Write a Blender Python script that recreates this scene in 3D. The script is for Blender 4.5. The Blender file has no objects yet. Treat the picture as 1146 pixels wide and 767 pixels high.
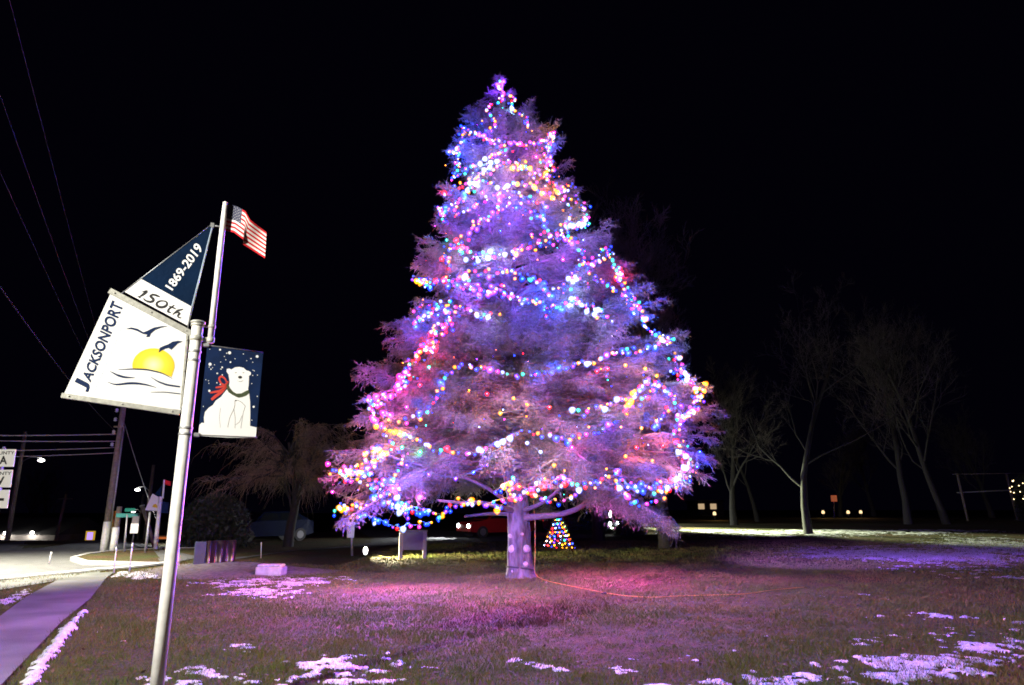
import bpy, math, random
import numpy as np
from mathutils import Vector, Matrix

random.seed(7)
rng = np.random.default_rng(7)
R = math.radians
scn = bpy.context.scene
COL = scn.collection

# ------------------------------------------------------------------ camera
PITCH = R(13.75); FPX = 764.0; CXP, CYP = 573.0, 383.5; CAMH = 1.6
cp, sp = math.cos(PITCH), math.sin(PITCH)
cam_d = bpy.data.cameras.new('camera')
cam_d.sensor_width = 36.0; cam_d.lens = 36.0 * FPX / 1146.0
cam_d.clip_start = 0.1; cam_d.clip_end = 3000
cam = bpy.data.objects.new('camera', cam_d); COL.objects.link(cam)
cam.location = (0, 0, CAMH); cam.rotation_euler = (R(90) + PITCH, 0, 0)
scn.camera = cam

# ------------------------------------------------------------------ night sky, exposure
w = bpy.data.worlds.new('World'); scn.world = w; w.use_nodes = True
bg = w.node_tree.nodes['Background']
bg.inputs[0].default_value = (0.30, 0.22, 1.0, 1); bg.inputs[1].default_value = 0.0018
scn.view_settings.view_transform = 'Standard'; scn.view_settings.look = 'None'
scn.view_settings.exposure = 0.0; scn.view_settings.gamma = 1.0
try:
    scn.cycles.use_denoising = True
    scn.cycles.max_bounces = 3; scn.cycles.diffuse_bounces = 1; scn.cycles.glossy_bounces = 1; scn.cycles.light_sampling_threshold = 0.0
    scn.cycles.transmission_bounces = 3; scn.cycles.sample_clamp_indirect = 1.0; scn.cycles.sample_clamp_direct = 60.0; scn.cycles.filter_width = 1.75
    scn.cycles.use_light_tree = True; scn.cycles.use_adaptive_sampling = False
    scn.cycles.denoising_prefilter = 'NONE'
except Exception:
    pass

def lamp_light(name, kind, loc, energy, color, parent=None, aim=None, size=0.1, spot=120, blend=0.6):
    d = bpy.data.lights.new(name, kind); d.energy = energy; d.color = color
    if kind == 'SPOT':
        d.spot_size = R(spot); d.spot_blend = blend
    d.shadow_soft_size = size
    o = bpy.data.objects.new(name, d); COL.objects.link(o)
    if parent: o.parent = parent
    o.location = loc
    if aim is not None:
        v = Vector(aim) - Vector(loc)
        if parent: v = v
        o.rotation_euler = v.to_track_quat('-Z', 'Y').to_euler()
    return o

# ------------------------------------------------------------------ pixel <-> world helpers (layout only)
def ray(px, py):
    dx = (px - CXP) / FPX; dy = -(py - CYP) / FPX
    return np.array([dx, cp - dy * sp, sp + dy * cp])
def at(px, py, Y):
    d = ray(px, py); t = Y / d[1]
    return np.array([d[0] * t, Y, CAMH + d[2] * t])
def proj(x, y, z):
    dep = y * cp + (z - CAMH) * sp; up = -y * sp + (z - CAMH) * cp
    return CXP + FPX * x / dep, CYP - FPX * up / dep
def sstep(a, b, x):
    t = np.clip((x - a) / (b - a), 0, 1); return t * t * (3 - 2 * t)
def H(x, y):                     # lawn rises gently to the back right
    x = np.asarray(x, float); y = np.asarray(y, float)
    h = 0.75 * sstep(26, 75, y) * sstep(-6, 14, x)
    h = h - 3.6 * sstep(36, 76, y) * (1 - sstep(-30, -12, x))
    h = h + 0.16 * np.exp(-((x - 15.9) ** 2 + (y - 37.5) ** 2) / 3.0)
    h = h + 0.10 * np.exp(-((x - 0.19) ** 2 + (y - 16.7) ** 2) / 0.9)
    h = h + 0.22 * np.exp(-(((x + 8.6) / 2.2) ** 2 + ((y - 20.6) / 1.3) ** 2))
    return h
def G(px, py, dz=0.0):
    d = ray(px, py); t = 3.0; step = 0.02
    while t < 600:
        p = np.array([0, 0, CAMH]) + d * t
        if p[2] < float(H(p[0], p[1])): break
        t += max(step, t * 0.002)
    p = np.array([0, 0, CAMH]) + d * t
    return np.array([p[0], p[1], float(H(p[0], p[1])) + dz])

def hash2(ix, iy, s):
    v = np.sin(ix * 127.1 + iy * 311.7 + s * 74.7) * 43758.5453
    return v - np.floor(v)
def vnoise(x, y, s=0):
    ix = np.floor(x); iy = np.floor(y); fx = x - ix; fy = y - iy
    fx = fx * fx * (3 - 2 * fx); fy = fy * fy * (3 - 2 * fy)
    a = hash2(ix, iy, s); b = hash2(ix + 1, iy, s); c = hash2(ix, iy + 1, s); d = hash2(ix + 1, iy + 1, s)
    return (a * (1 - fx) + b * fx) * (1 - fy) + (c * (1 - fx) + d * fx) * fy
def fbm(x, y, s=0, o=5):
    r = 0; a = 0.5; t = 0
    for k in range(o):
        r = r + a * vnoise(x, y, s + k * 13); t += a; x = x * 2.03 + 17; y = y * 2.03 + 5; a *= 0.55
    return r / t

# ------------------------------------------------------------------ object helpers
def tag(o, label=None, cat=None, group=None, kind=None):
    if label: o['label'] = label
    if cat: o['category'] = cat
    if group: o['group'] = group
    if kind: o['kind'] = kind
    return o
def empty(name, loc, label, cat, group=None, rz=0):
    o = bpy.data.objects.new(name, None); COL.objects.link(o); o.location = tuple(loc); o.rotation_euler = (0, 0, rz)
    o.empty_display_size = 0.2
    return tag(o, label, cat, group)
def link(name, me, mat, parent=None, loc=None):
    if mat is not None and len(me.materials) == 0: me.materials.append(mat)
    o = bpy.data.objects.new(name, me); COL.objects.link(o)
    if parent: o.parent = parent
    if loc is not None: o.location = tuple(loc)
    return o
class MB:
    """collects faces; coordinates local to the thing"""
    def __init__(s): s.v = []; s.f = []; s.sm = []
    def add(s, vs, fs, smooth=False):
        n = len(s.v); s.v += [tuple(map(float, q)) for q in vs]
        for f in fs: s.f.append(tuple(n + i for i in f)); s.sm.append(smooth)
        return s
    def box(s, c, size, rz=0.0, bev=0.0):
        hx, hy, hz = size[0] / 2, size[1] / 2, size[2] / 2
        M = Matrix.Rotation(rz, 3, 'Z')
        if bev <= 0:
            vs = [M @ Vector((a * hx, b * hy, d * hz)) + Vector(c) for a in (-1, 1) for b in (-1, 1) for d in (-1, 1)]
            return s.add(vs, [(0, 1, 3, 2), (4, 6, 7, 5), (0, 4, 5, 1), (2, 3, 7, 6), (0, 2, 6, 4), (1, 5, 7, 3)])
        bev = min(bev, hx * .9, hy * .9, hz * .9)
        prof = [(hx, hy - bev), (hx - bev, hy), (-hx + bev, hy), (-hx, hy - bev), (-hx, -hy + bev), (-hx + bev, -hy), (hx - bev, -hy), (hx, -hy + bev)]
        rings = []
        for z, k in ((-hz, bev), (-hz + bev, 0), (hz - bev, 0), (hz, bev)):
            rings.append([M @ Vector((x - math.copysign(k, x) , y - math.copysign(k, y), z)) + Vector(c) for x, y in prof])
        vs = [q for r_ in rings for q in r_]; fs = []
        for k in range(3):
            for i in range(8):
                j = (i + 1) % 8; fs.append((k * 8 + i, k * 8 + j, k * 8 + 8 + j, k * 8 + 8 + i))
        fs.append(tuple(range(7, -1, -1))); fs.append(tuple(range(24, 32)))
        return s.add(vs, fs)
    def tube(s, pts, rad, n=8, cap=True, smooth=True):
        pts = [Vector(p) for p in pts]
        if not hasattr(rad, '__len__'): rad = [rad] * len(pts)
        vs = []; fs = []; ref = None
        for i, p in enumerate(pts):
            t = (pts[min(i + 1, len(pts) - 1)] - pts[max(i - 1, 0)]).normalized()
            if ref is None: ref = Vector((0, 0, 1)) if abs(t.z) < 0.9 else Vector((1, 0, 0))
            a = (ref - t * ref.dot(t)).normalized(); ref = a; b = t.cross(a)
            for k in range(n):
                q = 2 * math.pi * k / n
                vs.append(p + (a * math.cos(q) + b * math.sin(q)) * rad[i])
        for i in range(len(pts) - 1):
            for k in range(n):
                j = (k + 1) % n; fs.append((i * n + k, i * n + j, i * n + n + j, i * n + n + k))
        if cap:
            fs.append(tuple(range(n - 1, -1, -1))); m = (len(pts) - 1) * n; fs.append(tuple(range(m, m + n)))
        return s.add(vs, fs, smooth)
    def lathe(s, c, prof, n=16, smooth=True):
        c = Vector(c); vs = []; fs = []
        for r_, z in prof:
            for k in range(n):
                q = 2 * math.pi * k / n; vs.append(c + Vector((r_ * math.cos(q), r_ * math.sin(q), z)))
        for i in range(len(prof) - 1):
            for k in range(n):
                j = (k + 1) % n; fs.append((i * n + k, i * n + j, i * n + n + j, i * n + n + k))
        fs.append(tuple(range(n - 1, -1, -1))); m = (len(prof) - 1) * n; fs.append(tuple(range(m, m + n)))
        return s.add(vs, fs, smooth)
    def mesh(s, name):
        me = bpy.data.meshes.new(name); me.from_pydata(s.v, [], s.f)
        me.polygons.foreach_set('use_smooth', s.sm); me.update(); return me
    def build(s, name, mat, parent=None, loc=None, kind=None):
        o = link(name, s.mesh(name), mat, parent, loc)
        if kind: o['kind'] = kind
        return o
def np_mesh(name, V, F, smooth=False):
    """V (n,3), F (m,k) all the same k"""
    me = bpy.data.meshes.new(name); n = len(V); m, k = F.shape
    me.vertices.add(n); me.vertices.foreach_set('co', np.ascontiguousarray(V, dtype=np.float32).ravel())
    me.loops.add(m * k); me.loops.foreach_set('vertex_index', np.ascontiguousarray(F, dtype=np.int32).ravel())
    me.polygons.add(m); me.polygons.foreach_set('loop_start', np.arange(0, m * k, k, dtype=np.int32))
    me.polygons.foreach_set('use_smooth', np.full(m, smooth))
    me.update(calc_edges=True); me.validate(); return me

# ------------------------------------------------------------------ materials
def mat(name, col, rough=0.7, metal=0.0, noise=0.0, scale=8.0, bump=0.0, bscale=40.0, col2=None, emis=None, estr=0.0, spec=0.5, coord='Object', stretch=None):
    m = bpy.data.materials.new(name); m.use_nodes = True; nt = m.node_tree; b = nt.nodes['Principled BSDF']
    b.inputs['Base Color'].default_value = (*col, 1); b.inputs['Roughness'].default_value = rough; b.inputs['Metallic'].default_value = metal
    b.inputs['Specular IOR Level'].default_value = spec
    if noise > 0 or bump > 0 or col2:
        tc = nt.nodes.new('ShaderNodeTexCoord'); src = tc.outputs[coord]
        if stretch:
            mp = nt.nodes.new('ShaderNodeMapping'); mp.inputs['Scale'].default_value = (1, 1, stretch); nt.links.new(src, mp.inputs['Vector']); src = mp.outputs['Vector']
    if noise > 0 or col2:
        n = nt.nodes.new('ShaderNodeTexNoise'); n.inputs['Scale'].default_value = scale; n.inputs['Detail'].default_value = 6
        nt.links.new(src, n.inputs['Vector'])
        r = nt.nodes.new('ShaderNodeValToRGB'); r.color_ramp.elements[0].position = 0.32; r.color_ramp.elements[1].position = 0.68
        c2 = col2 or tuple(c * (1 - noise) for c in col)
        r.color_ramp.elements[0].color = (*c2, 1); r.color_ramp.elements[1].color = (*col, 1)
        nt.links.new(n.outputs['Fac'], r.inputs['Fac']); nt.links.new(r.outputs['Color'], b.inputs['Base Color'])
    if bump > 0:
        n2 = nt.nodes.new('ShaderNodeTexNoise'); n2.inputs['Scale'].default_value = bscale; n2.inputs['Detail'].default_value = 6
        nt.links.new(src, n2.inputs['Vector'])
        bp = nt.nodes.new('ShaderNodeBump'); bp.inputs['Strength'].default_value = bump; bp.inputs['Distance'].default_value = 0.02 if not stretch else 0.06
        nt.links.new(n2.outputs['Fac'], bp.inputs['Height']); nt.links.new(bp.outputs['Normal'], b.inputs['Normal'])
    if emis:
        b.inputs['Emission Color'].default_value = (*emis, 1); b.inputs['Emission Strength'].default_value = estr
    return m
M = {}
M['white_metal'] = mat('white painted metal', (0.86, 0.86, 0.85), 0.4, 0.0, 0, 9, 0.10, 30, col2=(0.66, 0.65, 0.62))
M['galv'] = mat('galvanised metal', (0.42, 0.43, 0.44), 0.5, 0.6, 0.3, 20, 0.1, 60)
M['rail_metal'] = mat('weathered aluminium rail', (0.50, 0.50, 0.45), 0.5, 0.25, 0.35, 30, 0.1, 80)
M['dark_metal'] = mat('dark metal', (0.03, 0.03, 0.035), 0.5, 0.3, 0.3, 20)
M['sign_white'] = mat('sign white', (0.80, 0.80, 0.78), 0.45, 0, 0.04, 5)
M['vinyl_white'] = mat('white print', (0.82, 0.82, 0.82), 0.6)
M['navy'] = mat('navy print', (0.006, 0.018, 0.065), 0.6, spec=.15)
M['pennant_navy'] = mat('pennant navy cloth', (0.001, 0.012, 0.042), 0.8, 0, .25, 5, .3, 12, spec=.1)
M['bear_navy'] = mat('night blue print', (0.004, 0.018, 0.075), 0.7, 0, 0.45, 6, spec=.15)
M['pale_blue'] = mat('pale blue print', (0.45, 0.58, 0.74), 0.6)
M['ink'] = mat('black print', (0.012, 0.012, 0.014), 0.6)
M['red_print'] = mat('red print', (0.55, 0.04, 0.025), 0.6)
M['green_print'] = mat('wreath green print', (0.055, 0.075, 0.03), 0.6, 0, 0.4, 60)
M['flag_red'] = mat('flag red', (0.50, 0.018, 0.025), 0.8, spec=.1)
M['flag_white'] = mat('flag white', (0.62, 0.62, 0.60), 0.7)
M['flag_blue'] = mat('flag blue', (0.02, 0.022, 0.06), 0.7)
M['bark'] = mat('spruce bark', (0.15, 0.14, 0.125), 0.9, 0, 0.6, 9, 1.0, 16, col2=(0.035, 0.028, 0.024), stretch=.35)
M['knot'] = mat('pale cut wood', (0.36, 0.32, 0.27), 0.8, 0, 0.3, 30, 0.3, 50)
M['branch'] = mat('spruce branch', (0.12, 0.095, 0.08), 0.9, 0, 0.4, 20)
M['bark2'] = mat('bare tree bark', (0.024, 0.020, 0.017), 0.9, 0, 0.5, 10, 0.6, 18)
M['twig2'] = mat('bare twigs', (0.06, 0.047, 0.042), 0.9)
M['evergreen'] = mat('dark evergreen leaves', (0.020, 0.030, 0.014), 0.8)
M['willow'] = mat('brown weeping twigs', (0.22, 0.165, 0.09), 0.9, 0, 0.4, 3)
M['asphalt'] = mat('asphalt', (0.10, 0.10, 0.098), 0.85, 0, 0.35, 3.0, 0.5, 90)
M['concrete'] = mat('concrete', (0.17, 0.18, 0.15), 0.85, 0, 0.55, 0.9, 0.35, 60)
M['kerb'] = mat('kerb concrete', (0.36, 0.35, 0.33), 0.85, 0, 0.3, 5, 0.3, 40)
M['paint'] = mat('road paint', (0.7, 0.7, 0.66), 0.7, 0, 0.3, 8)
M['paint_y'] = mat('yellow road paint', (0.6, 0.42, 0.05), 0.7, 0, 0.3, 8)
M['snow'] = mat('old snow', (0.78, 0.80, 0.84), 0.6, 0, 0.12, 18, 0.8, 22, col2=(0.50, 0.48, 0.47))
M['stone'] = mat('pale stone', (0.5, 0.5, 0.5), 0.8, 0, 0.4, 6, 0.5, 20)
M['gravel'] = mat('mulch and gravel', (0.22, 0.19, 0.17), 0.95, 0, 0.6, 9, 1.0, 40)
M['wood'] = mat('weathered wood', (0.22, 0.18, 0.14), 0.85, 0, 0.4, 10, 0.4, 40)
M['cable'] = mat('cable', (0.20, 0.19, 0.18), 0.8)
M['thin_cable'] = mat('dull black cable', (0.02, 0.02, 0.02), 0.95, spec=0.1)
M['cord_y'] = mat('orange cord', (0.50, 0.26, 0.04), 0.5)
M['cord_g'] = mat('green light wire', (0.015, 0.05, 0.02), 0.6)
M['rubber'] = mat('rubber', (0.02, 0.02, 0.02), 0.8)
M['glass_dark'] = mat('dark car glass', (0.01, 0.012, 0.015), 0.08)
M['car_red'] = mat('red car paint', (0.32, 0.012, 0.015), 0.25)
M['car_blue'] = mat('blue car paint', (0.004, 0.008, 0.03), 0.25)
M['chrome'] = mat('rim metal', (0.4, 0.4, 0.42), 0.3, 0.8)
M['yellow'] = mat('yellow plastic', (0.65, 0.42, 0.02), 0.6)
M['teal'] = mat('street name green', (0.02, 0.20, 0.16), 0.5)
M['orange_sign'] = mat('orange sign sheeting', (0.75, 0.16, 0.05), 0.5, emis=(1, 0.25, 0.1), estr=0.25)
M['monument'] = mat('slate sign panel', (0.07, 0.085, 0.105), 0.6, 0, 0.3, 6, 0.3, 20)
M['bronze'] = mat('brushed bronze panel', (0.16, 0.11, 0.10), 0.30, 0.85, 0.3, 10, 0.15, 30)
M['siding'] = mat('dark siding', (0.10, 0.09, 0.085), 0.8, 0, 0.3, 4, 0.3, 10)
M['siding_pale'] = mat('pale siding', (0.45, 0.45, 0.42), 0.8, 0, 0.2, 4)
M['roof'] = mat('dark shingle roof', (0.04, 0.04, 0.045), 0.9, 0, 0.4, 10)
M['board'] = mat('grey notice board', (0.16, 0.14, 0.15), 0.7, 0, 0.2, 8)
def emi(name, col, s, sampled=True):
    m = bpy.data.materials.new(name); m.use_nodes = True; nt = m.node_tree
    for n in list(nt.nodes): nt.nodes.remove(n)
    o = nt.nodes.new('ShaderNodeOutputMaterial'); e = nt.nodes.new('ShaderNodeEmission')
    e.inputs[0].default_value = (*col, 1); e.inputs[1].default_value = s
    if not sampled:
        try: m.cycles.emission_sampling = 'NONE'
        except Exception: pass
    nt.links.new(e.outputs[0], o.inputs[0]); return m
M['lamp_white'] = emi('lit lamp white', (1, 0.97, 0.88), 14)
M['lamp_warm'] = emi('lit lamp warm', (1, 0.70, 0.35), 1.6)
M['head'] = emi('lit headlight', (0.9, 0.97, 1), 12)
M['tail'] = emi('lit tail light', (1, 0.03, 0.03), 5)
M['screen_violet'] = emi('lit violet screen', (0.5, 0.3, 1.0), 1.3)
M['yellow_glow'] = emi('lit yellow frame', (1, 0.6, 0.05), 0.5)
M['window_warm'] = emi('lit window', (1, 0.7, 0.4), 0.5)
M['sign_glow'] = emi('lit orange fascia', (1, 0.25, 0.06), 0.45)

# sun disc of the town sign: printed radial fade, yellow with pale middle
def sun_material(c, r):
    m = bpy.data.materials.new('printed sun'); m.use_nodes = True; nt = m.node_tree; b = nt.nodes['Principled BSDF']
    tc = nt.nodes.new('ShaderNodeTexCoord'); vm = nt.nodes.new('ShaderNodeVectorMath'); vm.operation = 'DISTANCE'
    vm.inputs[1].default_value = tuple(c); nt.links.new(tc.outputs['Object'], vm.inputs[0])
    rp = nt.nodes.new('ShaderNodeValToRGB'); mp = nt.nodes.new('ShaderNodeMath'); mp.operation = 'DIVIDE'; mp.inputs[1].default_value = r
    nt.links.new(vm.outputs['Value'], mp.inputs[0]); nt.links.new(mp.outputs[0], rp.inputs['Fac'])
    rp.color_ramp.elements[0].color = (0.85, 0.82, 0.45, 1); rp.color_ramp.elements[1].color = (0.72, 0.50, 0.01, 1)
    e = rp.color_ramp.elements.new(0.55); e.color = (0.78, 0.62, 0.03, 1)
    nt.links.new(rp.outputs['Color'], b.inputs['Base Color']); b.inputs['Roughness'].default_value = 0.6
    return m

# ground: winter lawn
def lawn_material():
    m = bpy.data.materials.new('winter lawn'); m.use_nodes = True; nt = m.node_tree; b = nt.nodes['Principled BSDF']
    tc = nt.nodes.new('ShaderNodeTexCoord')
    def noise(s, d=6):
        n = nt.nodes.new('ShaderNodeTexNoise'); n.inputs['Scale'].default_value = s; n.inputs['Detail'].default_value = d
        n.inputs['Roughness'].default_value = 0.65
        nt.links.new(tc.outputs['Object'], n.inputs['Vector']); return n
    n1 = noise(0.45); n2 = noise(9.0, 8); n3 = noise(45.0, 5)
    r1 = nt.nodes.new('ShaderNodeValToRGB'); r1.color_ramp.elements[0].position = 0.36; r1.color_ramp.elements[1].position = 0.62
    r1.color_ramp.elements[0].color = (0.095, 0.055, 0.032, 1); r1.color_ramp.elements[1].color = (0.060, 0.072, 0.026, 1)
    r2 = nt.nodes.new('ShaderNodeValToRGB'); r2.color_ramp.elements[0].position = 0.3; r2.color_ramp.elements[1].position = 0.75
    r2.color_ramp.elements[0].color = (0.45, 0.42, 0.40, 1); r2.color_ramp.elements[1].color = (1.45, 1.4, 1.3, 1)
    mx = nt.nodes.new('ShaderNodeMix'); mx.data_type = 'RGBA'; mx.blend_type = 'MULTIPLY'; mx.inputs[0].default_value = 1
    nt.links.new(n1.outputs['Fac'], r1.inputs['Fac']); nt.links.new(n2.outputs['Fac'], r2.inputs['Fac'])
    nt.links.new(r1.outputs['Color'], mx.inputs[6]); nt.links.new(r2.outputs['Color'], mx.inputs[7])
    nt.links.new(mx.outputs[2], b.inputs['Base Color']); b.inputs['Roughness'].default_value = 0.95
    b.inputs['Specular IOR Level'].default_value = 0.15
    bp = nt.nodes.new('ShaderNodeBump'); bp.inputs['Strength'].default_value = 0.9; bp.inputs['Distance'].default_value = 0.04
    nt.links.new(n3.outputs['Fac'], bp.inputs['Height']); nt.links.new(bp.outputs['Normal'], b.inputs['Normal'])
    return m
M['lawn'] = lawn_material()
def blade_material():
    m = bpy.data.materials.new('grass blades'); m.use_nodes = True; nt = m.node_tree; b = nt.nodes['Principled BSDF']
    tc = nt.nodes.new('ShaderNodeTexCoord')
    n1 = nt.nodes.new('ShaderNodeTexNoise'); n1.inputs['Scale'].default_value = 0.5; n1.inputs['Detail'].default_value = 5
    n2 = nt.nodes.new('ShaderNodeTexNoise'); n2.inputs['Scale'].default_value = 25; n2.inputs['Detail'].default_value = 2
    nt.links.new(tc.outputs['Object'], n1.inputs['Vector']); nt.links.new(tc.outputs['Object'], n2.inputs['Vector'])
    ad = nt.nodes.new('ShaderNodeMath'); ad.operation = 'MULTIPLY_ADD'; ad.inputs[1].default_value = 0.5; 
    nt.links.new(n2.outputs['Fac'], ad.inputs[0]); 
    h = nt.nodes.new('ShaderNodeMath'); h.operation = 'MULTIPLY'; h.inputs[1].default_value = 0.5; nt.links.new(n1.outputs['Fac'], h.inputs[0]); nt.links.new(h.outputs[0], ad.inputs[2])
    r = nt.nodes.new('ShaderNodeValToRGB'); r.color_ramp.elements[0].position = 0.38; r.color_ramp.elements[1].position = 0.60
    r.color_ramp.elements[0].color = (0.155, 0.115, 0.045, 1); r.color_ramp.elements[1].color = (0.075, 0.115, 0.022, 1)
    nt.links.new(ad.outputs[0], r.inputs['Fac']); nt.links.new(r.outputs['Color'], b.inputs['Base Color'])
    b.inputs['Roughness'].default_value = 0.9; b.inputs['Specular IOR Level'].default_value = 0.1
    return m
M['blade'] = blade_material()
def needle_material():
    m = bpy.data.materials.new('spruce needles'); m.use_nodes = True; nt = m.node_tree; b = nt.nodes['Principled BSDF']
    tc = nt.nodes.new('ShaderNodeTexCoord'); n1 = nt.nodes.new('ShaderNodeTexNoise'); n1.inputs['Scale'].default_value = 2.2; n1.inputs['Detail'].default_value = 4
    nt.links.new(tc.outputs['Object'], n1.inputs['Vector'])
    r = nt.nodes.new('ShaderNodeValToRGB'); r.color_ramp.elements[0].position = 0.35; r.color_ramp.elements[1].position = 0.65
    r.color_ramp.elements[0].color = (0.028, 0.036, 0.018, 1); r.color_ramp.elements[1].color = (0.118, 0.118, 0.080, 1)
    nt.links.new(n1.outputs['Fac'], r.inputs['Fac']); nt.links.new(r.outputs['Color'], b.inputs['Base Color'])
    b.inputs['Roughness'].default_value = 0.7; b.inputs['Specular IOR Level'].default_value = 0.3
    tr = nt.nodes.new('ShaderNodeBsdfTranslucent'); nt.links.new(r.outputs['Color'], tr.inputs['Color'])
    ms = nt.nodes.new('ShaderNodeMixShader'); ms.inputs[0].default_value = 0.15
    nt.links.new(b.outputs[0], ms.inputs[1]); nt.links.new(tr.outputs[0], ms.inputs[2])
    nt.links.new(ms.outputs[0], nt.nodes['Material Output'].inputs['Surface'])
    return m
M['needle'] = needle_material()

# ================================================================== SETTING
def axis(lo, hi, fine_lo, fine_hi, step, growth=1.12):
    a = list(np.arange(fine_lo, fine_hi + 1e-6, step)); s = step; v = fine_hi
    while v < hi: s *= growth; v += s; a.append(v)
    s = step; v = fine_lo; b = []
    while v > lo: s *= growth; v -= s; b.append(v)
    return np.array(b[::-1] + a)
gx = axis(-700, 700, -14, 20, 0.35); gy = axis(-60, 1100, 4, 46, 0.35)
X, Y = np.meshgrid(gx, gy)
Z = H(X, Y) + 0.035 * (fbm(X * 0.5, Y * 0.5, 3) - 0.5) * (np.abs(X) < 60)
V = np.stack([X.ravel(), Y.ravel(), Z.ravel()], 1)
ny, nx = X.shape; idx = np.arange(nx * ny).reshape(ny, nx)
F = np.stack([idx[:-1, :-1].ravel(), idx[:-1, 1:].ravel(), idx[1:, 1:].ravel(), idx[1:, :-1].ravel()], 1)
link('ground', np_mesh('ground', V, F, True), M['lawn'])['kind'] = 'structure'

def strip(name, a, b, mt, dz, n=80, m=4, thick=0.0, kind='structure', parent=None):
    """sheet between two pixel polylines laid on the ground; returns object and the world polygon"""
    A = np.array([G(*p)[:2] for p in a]); B = np.array([G(*p)[:2] for p in b])
    def rs(P):
        d = np.r_[0, np.cumsum(np.linalg.norm(np.diff(P, axis=0), axis=1))]; t = np.linspace(0, d[-1], n)
        return np.stack([np.interp(t, d, P[:, 0]), np.interp(t, d, P[:, 1])], 1)
    A = rs(A); B = rs(B); rows = [A + (B - A) * k / m for k in range(m + 1)]
    P = np.concatenate(rows); z = H(P[:, 0], P[:, 1]) + dz
    V = np.c_[P, z]; idx = np.arange(n * (m + 1)).reshape(m + 1, n)
    F = np.stack([idx[:-1, :-1].ravel(), idx[:-1, 1:].ravel(), idx[1:, 1:].ravel(), idx[1:, :-1].ravel()], 1)
    o = link(name, np_mesh(name, V, F, False), mt, parent)
    if kind: o['kind'] = kind
    return o, np.concatenate([A, B[::-1]])
road_near = [(-420, 668), (-150, 660), (0, 651), (50, 646), (110, 640), (200, 631), (330, 617), (480, 609), (700, 601)]
road_far = [(-420, 612), (-150, 608), (0, 606), (100, 602), (200, 598), (330, 596), (480, 595), (600, 592), (740, 588)]
road, road_poly = strip('road', road_near, road_far, M['asphalt'], 0.030)
walk, walk_poly = strip('sidewalk', [(-60, 900), (0, 772), (9, 762), (69, 698), (101, 672), (118, 649), (128, 641.5)],
                        [(-420, 905), (-180, 772), (-90, 733), (0, 692), (29, 670), (62, 652), (96, 643.5)], M['concrete'], 0.034, 60, 6)
strip('driveway', [(-300, 676), (0, 662), (60, 652), (110, 646)], [(-300, 663), (0, 651.5), (55, 645.5), (112, 640.5)], M['concrete'], 0.026, 30, 2)
strip('road_edge_line', [(0, 649), (50, 644), (110, 638.5), (200, 629.5)], [(0, 647.6), (50, 642.8), (110, 637.4), (200, 628.5)], M['paint'], 0.036, 40, 1)

def inpoly(x, y, P):
    c = np.zeros(x.shape, bool); n = len(P); j = n - 1
    for i in range(n):
        xi, yi = P[i]; xj, yj = P[j]
        k = ((yi > y) != (yj > y)) & (x < (xj - xi) * (y - yi) / (yj - yi + 1e-12) + xi); c ^= k; j = i
    return c

# traffic island with kerb
isl = [(78, 629), (96, 624), (120, 621), (160, 618.5), (200, 617), (235, 617), (242, 622), (220, 627), (180, 630.5), (130, 633), (92, 633.5)]
P = [G(*p)[:2] for p in isl]; c = sum(P) / len(P)
k = MB(); n = len(P)
o_ = [Vector((*q, 0.03)) for q in P]; o2 = [Vector((*q, 0.15)) for q in P]; i2 = [Vector((*(c + (q - c) * 0.93), 0.15)) for q in P]; i1 = [Vector((*(c + (q - c) * 0.93), 0.05)) for q in P]
k.add(o_ + o2 + i2 + i1, [(a * n + i, a * n + (i + 1) % n, (a + 1) * n + (i + 1) % n, (a + 1) * n + i) for a in range(3) for i in range(n)])
k.build('kerb', M['kerb'], kind='structure')
k = MB(); k.add([Vector((*(c + (q - c) * 0.928), 0.135)) for q in P], [tuple(range(n))]); k.build('island_turf', M['lawn'], kind='structure')

# grass blades (near lawn), one mass
def blades():
    N = 430000
    Yg = 6.0 * (36 / 6.0) ** rng.random(N) ** 0.9
    Xg = (rng.random(N) * 1.75 - 0.82) * Yg * 1.02
    keep = ~inpoly(Xg, Yg, walk_poly) & ~inpoly(Xg, Yg, road_poly)
    keep &= (Yg < 20.5) | (Xg > -5)
    Xg, Yg = Xg[keep], Yg[keep]; N = len(Xg)
    cl = fbm(Xg * 2.5, Yg * 2.5, 31, 3)
    cl = np.clip((cl - .5) * 2.6 + .5, 0.05, 1.3)
    h = (0.016 + 0.040 * rng.random(N) ** 1.5) * (0.35 + cl) * (1 + Yg / 40); wd = 0.0028 * (0.6 + Yg / 9)
    a = rng.random(N) * 2 * np.pi; lean = h * (0.3 + 0.9 * rng.random(N)); la = rng.random(N) * 2 * np.pi
    Zg = H(Xg, Yg) - 0.004
    b = np.stack([Xg, Yg, Zg], 1); sd = np.stack([np.cos(a), np.sin(a), 0 * a], 1) * wd[:, None]
    tip = b + np.stack([np.cos(la) * lean, np.sin(la) * lean, h + 0.012], 1)
    V = np.empty((N * 3, 3)); V[0::3] = b - sd; V[1::3] = b + sd; V[2::3] = tip
    F = np.arange(N * 3).reshape(N, 3)
    o = link('grass', np_mesh('grass', V, F), M['blade'])
    tag(o, 'short brown and green winter turf of the park lawn', 'grass', kind='stuff')
blades()

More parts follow.
